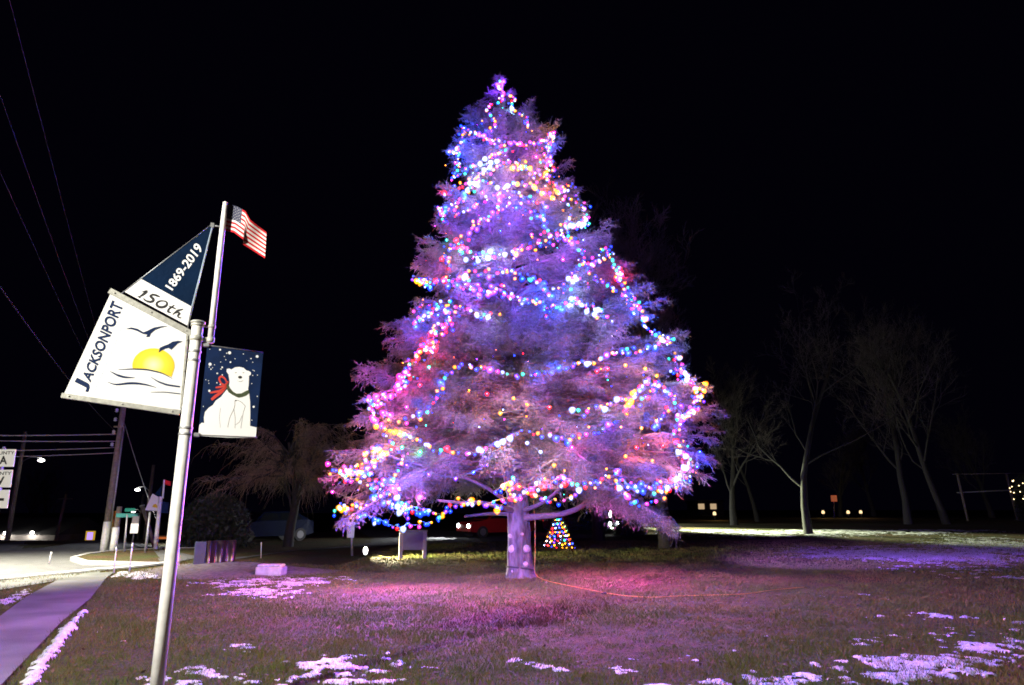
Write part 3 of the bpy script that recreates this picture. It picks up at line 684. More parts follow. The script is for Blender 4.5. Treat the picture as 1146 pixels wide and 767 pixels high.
TR = [
 ([(562, 89), (557, 93), (559, 99), (576, 109), (571, 119), (578, 125), (585, 127), (590, 132), (589, 141)], 'short light string zigzagging down the right of the very top of the spruce', .10),
 ([(564, 103), (560, 112), (548, 118), (545, 125), (554, 132), (555, 142), (546, 147), (540, 152), (547, 157), (555, 158)], 'light string winding down the left of the very top of the spruce', .10),
 ([(503, 169), (512, 168), (517, 157), (517, 144), (528, 148), (540, 152), (547, 157), (555, 158), (561, 162), (573, 158), (582, 160), (592, 160), (604, 158), (615, 151), (620, 148)], 'light string crossing just below the top of the spruce to an orange tip', .075),
 ([(618, 156), (615, 168), (616, 177), (612, 189), (611, 198), (603, 193), (590, 189), (582, 185), (575, 181), (561, 182), (552, 190), (541, 191), (536, 196), (527, 208), (520, 219), (505, 228), (496, 236), (495, 250)], 'light string sweeping from the upper right edge of the spruce to its upper left', .085),
 ([(512, 168), (512, 177), (513, 185), (508, 195), (507, 202), (520, 190), (530, 184), (543, 179), (554, 170), (562, 170), (572, 168)], 'light string looping back from the upper left edge of the spruce to its middle', .09),
 ([(505, 300), (501, 286), (508, 271), (526, 257), (541, 245), (554, 236), (562, 231), (577, 229), (590, 235), (599, 239), (608, 245), (616, 261), (627, 260), (639, 271), (650, 282), (654, 296), (668, 293), (683, 282), (685, 292), (690, 304), (697, 320), (713, 337), (719, 349), (724, 356)], 'long light string arching over the upper third of the spruce and down its right edge', .125),
 ([(512, 275), (530, 281), (547, 284), (556, 284), (575, 282), (581, 277), (595, 276), (608, 270), (620, 262), (637, 253), (648, 252), (658, 242), (650, 232), (634, 216), (627, 209), (620, 205), (611, 200)], 'light string rising from mid left to right across the upper middle of the spruce', .12),
 ([(466, 313), (487, 315), (499, 310), (516, 320), (535, 324), (549, 325), (558, 323), (566, 331), (577, 332), (595, 337), (609, 342), (618, 343), (628, 342), (638, 339), (648, 335), (657, 341), (669, 353), (684, 356)], 'light string running level across the middle of the spruce above the dark band', .12),
 ([(503, 318), (513, 310), (526, 303), (541, 308), (556, 304), (570, 300), (585, 306), (600, 315), (614, 322), (630, 318), (645, 310), (660, 318)], 'light string wavering just above the level middle string of the spruce', .15),
 ([(425, 446), (444, 440), (453, 425), (456, 414), (467, 398), (472, 390), (482, 385), (488, 376), (498, 368), (502, 357), (503, 348), (490, 345), (474, 352), (466, 360)], 'light string climbing the left edge of the spruce at mid height', .11),
 ([(449, 470), (466, 466), (473, 459), (482, 452), (491, 444), (490, 436), (498, 428), (501, 420), (510, 407), (519, 404), (529, 409), (538, 412), (549, 412), (561, 417), (573, 418), (587, 418), (600, 416), (613, 414), (624, 411), (640, 409), (651, 406), (663, 405), (676, 398), (690, 394), (703, 392), (715, 391), (728, 388), (742, 383), (753, 378)], 'light string swooping right across the spruce below the dark band, rising to the right', .15),
 ([(755, 404), (763, 411), (766, 419), (778, 431), (782, 442), (774, 454), (769, 462), (761, 470), (751, 484), (758, 497), (767, 510), (772, 522)], 'light string hanging down the right edge of the lower spruce', .12),
 ([(420, 452), (426, 452), (435, 463), (429, 470), (433, 483), (451, 485), (469, 491), (486, 503), (502, 502), (513, 506), (526, 506), (536, 505), (543, 501), (553, 499), (569, 490), (584, 479), (604, 485), (619, 489), (631, 492), (645, 489), (654, 486), (671, 481), (684, 475), (695, 471), (704, 456), (724, 442), (740, 429), (732, 427)], 'light string draped in open swags across the lower middle of the spruce', .145),
 ([(375, 524), (387, 524), (404, 529), (408, 509), (426, 504), (420, 515), (415, 527), (412, 541), (425, 543), (430, 536)], 'light string bunched on the far lower left boughs of the spruce', .10),
 ([(433, 558), (444, 567), (462, 572), (477, 576), (493, 575), (506, 567), (520, 563), (537, 564), (551, 564), (568, 560), (578, 554), (594, 545), (615, 534), (631, 539), (649, 542), (666, 542), (686, 530), (697, 540), (712, 545), (732, 546), (747, 543), (761, 529), (769, 520)], 'lowest long light string swagged from boughs right across the foot of the spruce', .13),
 ([(373, 578), (380, 566), (390, 570), (398, 560), (405, 574), (413, 581), (426, 584), (444, 588), (466, 586), (482, 583)], 'light string hanging lowest of all at the bottom left of the spruce', .15),
 ([(690, 538), (696, 551), (707, 559), (722, 564), (732, 560), (745, 552)], 'short light string drooping at the lower right of the spruce', .15),
 ([(497, 216), (515, 206), (540, 201), (560, 209), (580, 203), (600, 210), (622, 222), (640, 228)], 'gently wavy light string level across the upper spruce', .11),
 ([(463, 347), (480, 340), (500, 336), (520, 346), (540, 353), (556, 350)], 'short light string at left just under the level middle string', .12),
 ([(655, 300), (665, 310), (680, 318), (700, 331), (712, 346), (722, 364), (735, 373), (750, 380)], 'light string stepping down the right shoulder of the spruce', .11),
 ([(412, 442), (420, 470), (440, 495), (450, 515), (440, 535), (446, 552)], 'light string dropping steeply through the lower left boughs', .10),
 ([(700, 457), (712, 441), (725, 424), (745, 432), (755, 446), (745, 461), (730, 476)], 'light string looped in a ring on the right boughs', .10),
 ([(640, 456), (655, 461), (672, 452), (690, 448), (705, 441)], 'short light string right of centre between the two lower swags', .12),
 ([(556, 547), (575, 536), (590, 548), (605, 556), (625, 560), (645, 552)], 'light string in the front boughs just above the trunk', .10),
 ([(508, 240), (522, 236), (534, 226), (548, 220), (566, 214), (584, 216), (598, 224), (612, 233)], 'arched light string above the long arching one', .11),
 ([(420, 556), (428, 548), (440, 552), (448, 560), (455, 566), (452, 575)], 'short light string tangled in the lower left boughs of the spruce', .09),
]
for pts, lab, spc in TR:
    # swags stand a little proud of, or tucked into, the foliage
    P3 = []; 
    for i in range(len(pts) - 1):
        a, b = np.array(pts[i], float), np.array(pts[i + 1], float)
        for u in (0, .5): P3.append(surf(*(a + (b - a) * u), k=0.97 + random.uniform(-.035, .03)))
    P3.append(surf(*pts[-1]))
    light_string(P3, lab, spc * .80, 0.035)
TWIN = ['', '', '', 'string sweeping to the upper left edge', '', 'long string arching down the right edge', 'string rising across the upper middle', 'level string above the dark band',
        'wavering string above the level one', 'string climbing the left edge', '', 'string hanging down the lower right edge', '', 'bunched string at the far lower left', 'lowest long swagged string', '', ''] + [''] * 10
for (pts, lab, spc), key in zip(TR, TWIN):
    if not key: continue
    P3 = []; ph = random.random() * 6
    for i in range(len(pts) - 1):
        a, b = np.array(pts[i], float), np.array(pts[i + 1], float)
        for u in (0, .5): P3.append(surf(*(a + (b - a) * u + np.array([6 * math.sin(i * 1.3 + ph + u), 7 * math.cos(i * 1.9 + ph + u)])), k=.94 + random.uniform(-.06, .05)))
    light_string(P3, 'looser twin strand beside the ' + key, spc * 1.1, 0.06)
# added strong bulbs on hidden strings, put in to tint the boughs round them
PATCH = [([(735, 470, 'orange'), (742, 498, 'red'), (730, 515, 'orange'), (712, 500, 'red'), (718, 478, 'orange'), (700, 510, 'orange')], 'added hidden string of orange and red bulbs inside the lower right boughs, colouring them rust'),
 ([(783, 505, 'blue'), (780, 522, 'blue'), (772, 538, 'blue'), (757, 545, 'orange')], 'added hidden string of blue bulbs inside the far right boughs, colouring them deep blue'),
 ([(575, 445, 'orange'), (590, 452, 'orange'), (615, 455, 'red'), (560, 462, 'orange'), (545, 440, 'red'), (525, 436, 'orange'), (512, 432, 'orange')], 'added hidden string of orange bulbs inside the centre of the spruce below the dark band'),
 ([(735, 420, 'orange'), (722, 412, 'orange'), (700, 408, 'orange'), (680, 412, 'red'), (668, 415, 'red')], 'added hidden string of amber and red bulbs inside the right boughs under the rising string'),
 ([(500, 268, 'teal'), (515, 280, 'teal'), (560, 258, 'blue'), (570, 250, 'violet'), (595, 262, 'pink'), (630, 290, 'pink'), (640, 305, 'violet')], 'added hidden string of green, blue and pink bulbs inside the upper middle of the spruce'),
 ([(450, 500, 'teal'), (470, 505, 'teal'), (455, 520, 'violet'), (480, 530, 'violet'), (510, 535, 'violet'), (530, 528, 'blue'), (545, 520, 'violet')], 'added hidden string of green and violet bulbs inside the lower left hollow of the spruce'),
 ([(470, 360, 'blue'), (490, 352, 'blue'), (480, 410, 'teal'), (470, 430, 'red'), (455, 455, 'pink')], 'added hidden string of blue, green and red bulbs inside the left boughs at mid height'),
 ([(560, 225, 'violet'), (540, 215, 'pink'), (525, 200, 'orange'), (600, 175, 'pink'), (575, 205, 'violet'), (610, 215, 'red'), (630, 235, 'orange')], 'added hidden string of pink and violet bulbs inside the upper part of the spruce'),
 ([(590, 495, 'cool'), (605, 505, 'cool'), (620, 520, 'orange'), (600, 540, 'cool'), (570, 548, 'orange'), (640, 500, 'pink')], 'added hidden string of white and amber bulbs inside the front boughs above the trunk'),
 ([(400, 520, 'orange'), (390, 530, 'orange'), (372, 550, 'pink'), (410, 565, 'violet'), (430, 545, 'pink')], 'added hidden string of amber and pink bulbs inside the lower left tip of the spruce')]
for pts, lab in PATCH:
    Q = [surf(a, b, .86 + random.uniform(-.03, .05)) for a, b, c in pts]; root = empty('light_string', Q[0], lab, 'light string', 'coloured light strings on the big spruce')
    m_ = MB(); m_.tube([Vector(q - Q[0]) for q in Q], 0.006, 4, smooth=False); m_.build('wire', M['cord_g'], root)
    for q, (a, b, c) in zip(Q, pts):
        add_bulb(c, 3, q - Q[0], root)
# turns of the strings deeper inside the crown and round its back
for k_, z in enumerate((3.2, 4.6, 6.0, 7.4, 8.8, 10.2, 11.4)):
    P3 = []
    for a in np.linspace(-math.pi * 1.02, -0.02, 40):
        e = float(env(z, a)) * (0.72 + .1 * math.sin(a * 5 + k_)); zz_ = z + .25 * math.sin(a * 3 + k_)
        P3.append(np.array([float(axis_x(z)) + e * math.cos(a), TY + e * math.sin(a), zz_]))
    if k_ in (2,): continue
    light_string(P3, 'light string buried among the inner boughs of the spruce, %s turn from the bottom' % ('lowest', 'second', '', 'third', 'fourth', 'fifth', 'sixth')[k_], .30, .12, dim=.35, maxn=60, weak=True)
for k_, z in enumerate((2.4, 4.4, 6.6, 8.8, 10.8)):
    P3 = []
    for a in np.linspace(0.05, math.pi * 0.97, 30):
        e = float(env(z, a)) * .97; P3.append(np.array([float(axis_x(z)) + e * math.cos(a), TY + e * math.sin(a), z + .3 * math.sin(a * 4 + k_)]))
    light_string(P3, 'light string round the back of the spruce, %s turn counted up from the lawn' % ('lowest', 'second', 'third', 'fourth', 'topmost')[k_], .32, .08, dim=.8, maxn=40, weak=True)

# cord from the trunk across the lawn
cord = empty('extension_cord', (0, 0, 0), 'orange extension cord hanging down the spruce trunk and snaking over the grass', 'cord')
pts = [at(597, 560, TY - .30), at(599, 590, TY - .30), at(599, 620, TY - .31), at(598, 640, TY - .36)]
for p in [(602, 648), (612, 652), (625, 655), (640, 658), (660, 662), (680, 666), (700, 669), (730, 671), (760, 669), (800, 668), (835, 667), (865, 662), (900, 659)]: pts.append(G(*p, dz=0.03))
P = np.array(pts); t = np.linspace(0, len(P) - 1, 90); C = np.stack([np.interp(t, range(len(P)), P[:, k]) for k in range(3)], 1)
for _ in range(3): C[1:-1] = (C[:-2] + 2 * C[1:-1] + C[2:]) / 4
m_ = MB(); m_.tube(C, 0.0065, 6); m_.build('cord', M['cord_y'], cord)
m_ = MB(); q = G(676, 666, .03); m_.box(q, (.10, .04, .04), .3, .01); m_.build('plug', M['rubber'], cord)

# ================================================================== bare trees
def bare_tree(name, base, height, r0, label, cat='tree', spread=0.5, depth=5, lean=(0, 0), seed=1, mt_t=None, mt_b=None, group=None, droop=0.0, first=0.28, nchild=3, twig_r=0.006, fork=False):
    rs = random.Random(seed); root = empty(name, base, label, cat, group)
    trunkc = []; curves = []; radii = []; tw = []; twr = []
    def grow(p, d, L, r_, lv):
        n = 7 if lv < 3 else 5; C = [np.array(p)]; dd = np.array(d, float)
        for i in range(n):
            dd = dd + np.array([rs.gauss(0, .10), rs.gauss(0, .10), rs.gauss(0, .06)]) * (1 + lv * .3)
            dd[2] += (0.07 if droop == 0 else -droop * (lv - 0.6) * .22) if lv > 0 else 0
            dd /= np.linalg.norm(dd); C.append(C[-1] + dd * L / n)
        C = np.array(C); rt = r_ * (0.45 if lv > 0 else 0.35); ra = np.linspace(r_, max(rt, twig_r * .6), n + 1)
        (curves if lv < 3 else tw).append(C); (radii if lv < 3 else twr).append(ra)
        if lv >= depth: return
        k = nchild + (3 if lv == 0 else 3) + rs.randrange(2)
        if lv == 0: k += 5
        for j in range(k):
            u = first + (1 - first) * (j + rs.random()) / k if lv == 0 else 0.2 + 0.8 * (j + rs.random()) / k
            i = min(int(u * n), n - 1); f_ = u * n - i; q = C[i] * (1 - f_) + C[i + 1] * f_; T = C[i + 1] - C[i]; T /= np.linalg.norm(T)
            az = rs.random() * 6.283 if lv else j * 2.4 + rs.random()
            a = np.cross(T, [0.3, 0.5, 0.8]); a /= np.linalg.norm(a); b = np.cross(T, a)
            an = spread * rs.uniform(.7, 1.35); nd = T * math.cos(an) + (a * math.cos(az) + b * math.sin(az)) * math.sin(an)
            Lc = L * rs.uniform(.42, .68) * (1.1 - .45 * u if lv == 0 else 1.0 - .3 * u)
            grow(q, nd, Lc, max(np.interp(u, [0, 1], [r_, rt]) * rs.uniform(.34, .52), twig_r), lv + 1)
    d0 = np.array([lean[0], lean[1], 1.0]); d0 /= np.linalg.norm(d0)
    grow((0, 0, -0.1), d0, height * (0.72 if not droop else .6), r0, 0)
    V, F = tubes_np([curves[0]], [radii[0] * np.r_[1.35, 1.08, np.ones(len(radii[0]) - 2)]], 10); link('trunk', np_mesh('trunk', V, F, True), mt_t or M['bark2'], root)
    V, F = tubes_np(curves[1:], radii[1:], 5); link('branches', np_mesh('branches', V, F, True), mt_t or M['bark2'], root)
    if tw:
        V, F = tubes_np(tw, twr, 3); link('twigs', np_mesh('twigs', V, F), mt_b or M['twig2'], root)
    return root
bare_tree('bare_tree', G(905, 598), 17, .21, 'bare spreading tree on a low mound at the edge of the floodlit strip', seed=3, spread=.62, depth=5, first=.2, nchild=1)
bare_tree('bare_tree', G(822, 588), 13, .24, 'bare tree with a thick forked trunk nearest the big spruce on its right', seed=8, spread=.55, depth=4, first=.25)
bare_tree('bare_tree', G(848, 584), 15, .16, 'slim bare trunk half lost in the dark beside the forked tree', seed=12, spread=.5, depth=4)
bare_tree('bare_tree', G(1017, 587), 19, .27, 'dark straight bare tree beside the leaning pale trunk', seed=21, spread=.55, depth=4, first=.25)
bare_tree('bare_tree', G(1060, 587), 19, .25, 'bare tree with a pale trunk leaning left at the end of the lit grass', seed=33, spread=.55, depth=4, lean=(-.16, 0), first=.28)
bare_tree('bare_tree', at(745, 585, 30) * np.array([1, 1, 0]) + np.array([0, 0, float(H(6.5, 30))]), 17.5, .26, 'tall bare tree rising faintly behind the right side of the spruce', seed=44, spread=.5, depth=5, first=.22, lean=(.05, 0))
bare_tree('bare_tree', (4.4, 36, float(H(4.4, 36))), 20, .25, 'tallest bare tree hidden low by the spruce, its twigs faint above the right shoulder', seed=45, spread=.42, depth=4, first=.3)
def weeping_tree(base, label):
    g = np.random.default_rng(77); root = empty('weeping_tree', base, label, 'tree'); Y0 = base[1]
    tr = [np.array([0, 0, -.1]), np.array([.06, 0, .9]), np.array([.22, 0, 1.8]), np.array([.15, 0, 2.6]), np.array([-.1, 0, 3.6]), np.array([-.3, 0, 4.6])]
    t = np.linspace(0, 5, 20); C = np.stack([np.interp(t, range(6), [p[k] for p in tr]) for k in range(3)], 1); V, F = tubes_np([C], [np.linspace(.24, .06, 20)], 10); link('trunk', np_mesh('trunk', V, F, True), M['bark2'], root)
    limbs, lr_ = [], []; sb = []
    for i in range(46):
        az = i * 2.4 + g.random(); u = g.uniform(.35, 1); p0 = C[int(u * 19)]; R_ = g.uniform(1.6, 3.6) * (1.15 if math.cos(az) < 0 else .8); hh = g.uniform(3.4, 6.1) - .30 * R_
        p2 = p0 + np.array([math.cos(az) * R_, math.sin(az) * R_, 0]); p2[2] = hh - .2; mid = (p0 + p2) / 2; mid[2] = hh + .3
        q = np.linspace(0, 1, 12)[:, None]; c_ = (1 - q) ** 2 * p0 + 2 * q * (1 - q) * mid + q * q * p2; c_ += g.normal(size=c_.shape) * .05; limbs.append(c_); lr_.append(np.linspace(.06, .012, 12))
        for k in range(70):
            w_ = g.uniform(.25, 1); j = min(int(w_ * 11), 10); s0 = c_[j] + (c_[j + 1] - c_[j]) * (w_ * 11 - j); out = np.array([math.cos(az), math.sin(az), 0]) + g.normal(size=3) * .45; out[2] = g.uniform(-.1, 1.9)
            Ls = g.uniform(.3, .9) * g.uniform(.8, 1.7); qq = np.linspace(0, 1, 7)[:, None]; c2 = s0 + out * .55 * Ls * qq; c2[:, 2] -= (Ls * 1.0 * qq[:, 0] ** 1.8); c2 += g.normal(size=c2.shape) * .06 * qq; c2[:, 2] = np.maximum(c2[:, 2], .55); sb.append(c2)
    V, F = tubes_np(limbs, lr_, 6); link('branches', np_mesh('branches', V, F, True), M['bark2'], root)
    V, F = tubes_np(sb, [np.linspace(.009, .003, 7)] * len(sb), 3); link('twigs', np_mesh('twigs', V, F), M['willow'], root)
weeping_tree(G(322, 612), 'brown weeping bare tree behind the bear banner')
for i, (x_, y_, hh, lab) in enumerate([(30, 95, 13, 'dim bare tree behind the two wall lamps'), (60, 100, 11, 'dim bare tree between the wall lamps and the utility pole'), (940, 80, 9, 'dark bare tree behind the orange roadside sign'), (978, 85, 12, 'dark bare tree between the orange sign and the straight trunk'), (1110, 75, 12, 'dark bare tree behind the pale rail')]):
    q = at(x_, 575, y_); bare_tree('bare_tree', (q[0], y_, float(H(q[0], y_))), hh, .25, lab, seed=60 + i, depth=4, spread=.55)

# dark evergreen shrub left of the weeping tree
def shrub(base, wx, hz, n, label, name='evergreen_shrub', mt=None, seed=1, leaf=.10):
    g = np.random.default_rng(seed); root = empty(name, base, label, 'shrub')
    u = g.random(n); a = g.random(n) * 6.283; zc = g.random(n) ** .8
    rr = wx * np.sqrt(np.clip(1 - (zc * 1.0) ** 2.2, 0.02, 1)) * (u ** .4) * (0.75 + .5 * vnoise(a * 1.6, zc * 4, seed))
    c_ = np.stack([rr * np.cos(a), rr * np.sin(a), zc * hz], 1); d = g.normal(size=(n, 3)) * leaf; e = g.normal(size=(n, 3)) * leaf * .35
    V = np.stack([c_ - e, c_ + e, c_ + d], 1).reshape(-1, 3)
    link('foliage', np_mesh('foliage', V, np.arange(n * 3).reshape(n, 3)), mt or M['evergreen'], root)
    m = MB(); m.tube([(0, 0, -.05), (0, 0, hz * .5)], [.05, .02], 6); m.build('stem', M['bark2'], root); return root
shrub(G(238, 613), 1.7, 2.2, 16000, 'dark rounded evergreen shrub behind the slate monument sign', seed=3)
shrub(at(1151, 575, 60) * np.array([1, 1, 0]) + np.array([0, 0, .6]), .95, 3.9, 9000, 'small shrub glowing with warm white lights at the right edge of the view', 'lit_shrub', seed=5)
shrub(G(705, 600), .9, .8, 6000, 'low shrub under the right side of the spruce', 'low_shrub', seed=9)

# ================================================================== TOWN SIGN on its pole
TH = R(25); PX, PYY = -2.742, 5.75
DV = np.array([math.cos(TH), math.sin(TH), 0]); NV = np.array([math.sin(TH), -math.cos(TH), 0])   # NV faces the street side / camera
P0 = np.array([PX, PYY, 0])
def pl(px, py, off=0.0):
    """point of the sign plane (shifted off metres towards the viewer) seen at that pixel"""
    d = ray(px, py); o = np.array([0, 0, CAMH]); base = P0 + NV * 0
    t = np.dot(base - o, NV) / np.dot(d, NV); p = o + d * t
    return p + NV * off
sign = empty('town_sign', (PX, PYY, 0), 'tall white pole carrying the sail shaped Jacksonport sign with its navy 1869-2019 pennant', 'sign')
SO = np.array([PX, PYY, 0])
def poly(name, pxs, mt, parent, off, thick=0.003, org=SO, fn=None):
    f_ = fn or pl
    A = [f_(a, b, off) - org for a, b in pxs]; B = [f_(a, b, off - thick) - org for a, b in pxs]; n = len(A)
    # orient so the front face looks to the viewer side
    nrm = sum((np.cross(A[i], A[(i + 1) % n]) for i in range(n)), np.zeros(3))
    if np.dot(nrm, NV) < 0: A.reverse(); B.reverse()
    m = MB(); m.add(A + B, [tuple(range(n)), tuple(range(2 * n - 1, n - 1, -1))] + [(i, i + n, (i + 1) % n + n, (i + 1) % n) for i in range(n)])
    return m.build(name, mt, parent)
def stroke(pts, w0, w1=None, wm=None):
    """tapered brush stroke outline in pixels"""
    P = np.array(pts, float); t = np.linspace(0, len(P) - 1, 26)
    # smooth
    C = np.stack([np.interp(t, range(len(P)), P[:, k]) for k in range(2)], 1)
    for _ in range(4): C[1:-1] = (C[:-2] + 2 * C[1:-1] + C[2:]) / 4
    T = np.gradient(C, axis=0); T /= np.linalg.norm(T, axis=1)[:, None] + 1e-9; Nn = np.stack([-T[:, 1], T[:, 0]], 1)
    u = np.linspace(0, 1, 26); w1 = w0 if w1 is None else w1; ww = (w0 + (w1 - w0) * u)
    if wm is not None: ww = ww + (wm - (w0 + w1) / 2) * np.sin(np.pi * u)
    return [tuple(q) for q in C + Nn * ww[:, None] / 2] + [tuple(q) for q in (C - Nn * ww[:, None] / 2)[::-1]]
def multi(name, polys, mt, parent, off, thick=0.002, org=SO):
    m = MB()
    for pxs in polys:
        A = [pl(a, b, off) - org for a, b in pxs]; n = len(A)
        nrm = sum((np.cross(A[i], A[(i + 1) % n]) for i in range(n)), np.zeros(3))
        if np.dot(nrm, NV) < 0: A.reverse()
        m.add(A, [tuple(range(n))])
    return m.build(name, mt, parent)
def quad_map(q, u, v):
    """q: pixel corners lower-left, lower-right, upper-right, upper-left of the text block"""
    a, b, c_, d = [np.array(p, float) for p in q]
    return (a * (1 - u) * (1 - v) + b * u * (1 - v) + c_ * u * v + d * (1 - u) * v)
def text_mesh(s, bold=0.0, shear=0.0, sx=1.0):
    cu = bpy.data.curves.new('t', 'FONT'); cu.body = s; cu.size = 1; cu.offset = bold; cu.shear = shear; cu.resolution_u = 4
    o = bpy.data.objects.new('t', cu); COL.objects.link(o); dg = bpy.context.evaluated_depsgraph_get(); dg.update()
    me = bpy.data.meshes.new_from_object(o.evaluated_get(dg)); v = np.array([w_.co[:] for w_ in me.vertices]); f = [tuple(p.vertices) for p in me.polygons]
    bpy.data.objects.remove(o); bpy.data.curves.remove(cu); bpy.data.meshes.remove(me); return v, f
def text_px(name, s, q, mt, parent, off, bold=0.0, shear=0.0, org=SO, fn=None):
    v, f = text_mesh(s, bold, shear); x0, x1 = v[:, 0].min(), v[:, 0].max(); y0, y1 = v[:, 1].min(), v[:, 1].max()
    A = []
    for a in v:
        p = quad_map(q, (a[0] - x0) / (x1 - x0), (a[1] - y0) / (y1 - y0)); A.append((fn or pl)(p[0], p[1], off) - org)
    m = MB(); m.add(A, f); return m.build(name, mt, parent)

pz = pl(220, 362)[2]
# pole: centre at P0
m = MB(); m.lathe((0, 0, 0), [(0.051, 0.02), (0.0505, 1.2), (0.047, pz - .02), (0.047, pz)], 28); pole = m.build('pole', M['white_metal'], sign)
m = MB(); m.lathe((0, 0, 0), [(0.062, pz), (0.062, pz + .012), (0.05, pz + .022), (0.01, pz + .024)], 24); m.build('pole_cap', M['rail_metal'], sign)
m = MB(); m.box((0, 0, .012), (.30, .30, .024), TH, .004)
for a in (-1, 1):
    for b in (-1, 1): m.lathe((a * .11, b * .11, .024), [(.014, 0), (.014, .03), (.008, .034)], 6)
m.build('base_plate', M['galv'], sign)
# thin flag staff, offset to the right of the pole
fx, fy = -2.742 + 0.105, 5.75 + 0.045
ftop = at(246, 226, fy)[2]; fbot = at(231, 384, fy)[2]
m = MB(); r_ = .0215
m.lathe((fx - PX, fy - PYY, 0), [(.026, fbot), (.026, fbot + .9), (r_, ftop - .01), (.012, ftop)], 18); m.build('flag_staff', M['white_metal'], sign)
for zz_, w_ in ((pz - .03, .012), (pz - .16, .022)):
    m = MB(); m.lathe((0, 0, zz_), [(.048, 0), (.056, .004), (.056, w_ * 2), (.048, w_ * 2 + .004)], 24); m.lathe((fx - PX, fy - PYY, zz_), [(.030, 0), (.034, .004), (.034, w_ * 2)], 16)
    m.box(((fx - PX) * .62, (fy - PYY) * .62, zz_ + w_), (.05, .02, w_ * 1.6), math.atan2(fy - PYY, fx - PX)); m.build('clamp', M['rail_metal'], sign)
for py_ in (395, 405, 481, 488):
    z_ = pl(216, py_)[2]; m = MB(); m.lathe((0, 0, z_), [(.049, 0), (.054, .003), (.054, .02), (.049, .023)], 24); m.build('band', M['galv'], sign)
# lower panel
TLp, TRp, BRp, BLp = (123.6, 329), (212, 375), (202.4, 459), (69.8, 445)
poly('panel', [TLp, TRp, BRp, BLp], M['sign_white'], sign, 0.0, .012)
def rail(name, a, b, up, dn, off, depth, org=SO):
    (x0, y0), (x1, y1) = a, b
    A = [pl(x0, y0, off) - org, pl(x1, y1, off) - org]; up_ = np.array([0, 0, 1.0])
    ax_ = (A[1] - A[0]); L = np.linalg.norm(ax_); ax_ /= L; nn = np.cross(ax_, NV); nn /= np.linalg.norm(nn); nn *= (1 if nn[2] > 0 else -1)
    vs = []
    for e in A:
        for (k1, k2) in ((-dn, 0), (up, 0), (up, -depth), (-dn, -depth)):
            vs.append(e + nn * k1 + NV * k2)
    m = MB(); m.add(vs, [(0, 1, 5, 4), (1, 2, 6, 5), (2, 3, 7, 6), (3, 0, 4, 7), (3, 2, 1, 0), (4, 5, 6, 7)])
    for u in (.06, .5, .93):
        q = A[0] + ax_ * L * u + nn * (up - dn) / 2; m.tube([q, q + NV * .006], .006, 8)
    return m.build(name, M['rail_metal'], sign)
rail('top_rail', (122.6, 325.8), (214.5, 374.0), .023, .023, .022, .044)
rail('bottom_rail', (69.0, 442.8), (201.2, 462.3), .019, .019, .022, .044)
rail('side_rail', (202.5, 457), (209.5, 375.5), .008, .008, .016, .028)
m = MB()   # rail ends bolted through to the pole
for (a, b) in ((213.5, 373.5), (203, 461)):
    q = pl(a, b, 0) - SO; m.tube([q - DV * .03, np.array([0, 0, q[2]]) - DV * .05], .014, 8)
m.build('arm_bracket', M['galv'], sign)
pn = bpy.data.objects.get('panel') ; panel = pn
text_px('lettering', 'ACKSONPORT', [(101.3, 428.6), (138.9, 341.5), (125.4, 336.0), (91.6, 422.6)], M['navy'], panel, .0016, bold=.036)
text_px('lettering', 'J', [(98.2, 439.8), (102.2, 430.8), (86.2, 422.6), (80.8, 431.8)], M['navy'], panel, .0016, bold=.036)
multi('divider_line', [stroke([(144.6, 345), (125, 394), (104.6, 440)], .55)], M['pale_blue'], panel, .0012)
cen = pl(171.8, 408.5, .0024); rsun = np.linalg.norm(pl(195, 409) - pl(148, 409)) / 2
arc = [(171.6 + 23.6 * math.cos(a), 409.5 + 19.6 * math.sin(a)) for a in np.linspace(math.pi - .16 , 2 * math.pi + .38, 40)]
arc += [(191.9, 422.2), (181, 417.6), (170, 414.6), (158, 413.2), (148.2, 413.0)]
sunm = sun_material(tuple(cen - SO), rsun); multi('sun_print', [arc], sunm, panel, .0020)
birds = [[(140.3, 368.4), (147, 366.6), (154, 368.2), (160.5, 372), (164.5, 370.6), (172, 366.8), (181, 365.2), (188, 365.3), (180, 366.8), (173.5, 369.4), (168.6, 373.4), (167, 377.2), (163.5, 377.4), (164.6, 374.6), (160, 374), (153, 370.6), (147, 368.6)],
         [(177.6, 394.8), (178.6, 389.6), (183.5, 387.2), (188, 385.6), (193, 382.6), (199, 381.6), (204.4, 382.2), (198.6, 384.6), (194.8, 388.4), (191.4, 391.6), (188.6, 389.6), (184.6, 390.4), (181, 392.6)]]
multi('bird_print', birds, M['navy'], panel, .0030)
Wv = [stroke([(132, 413.9), (147, 413.0), (164, 413.6), (181, 417.4), (193, 424)], .3, .4, 1.6), stroke([(122.5, 415.4), (131, 420), (139, 422.3), (151, 423)], .4, .4, 2.4),
      stroke([(120, 427.6), (129, 431), (143.5, 429), (152, 429), (164, 430.6), (175, 434)], .4, .4, 2.4), stroke([(168.5, 422), (177, 427.4), (187, 431), (201.5, 433)], .4, 1.6, 1.8), stroke([(168.5, 439), (185, 439), (202, 441)], .3, 1.0, .9)]
multi('wave_print', Wv, M['navy'], panel, .0028)
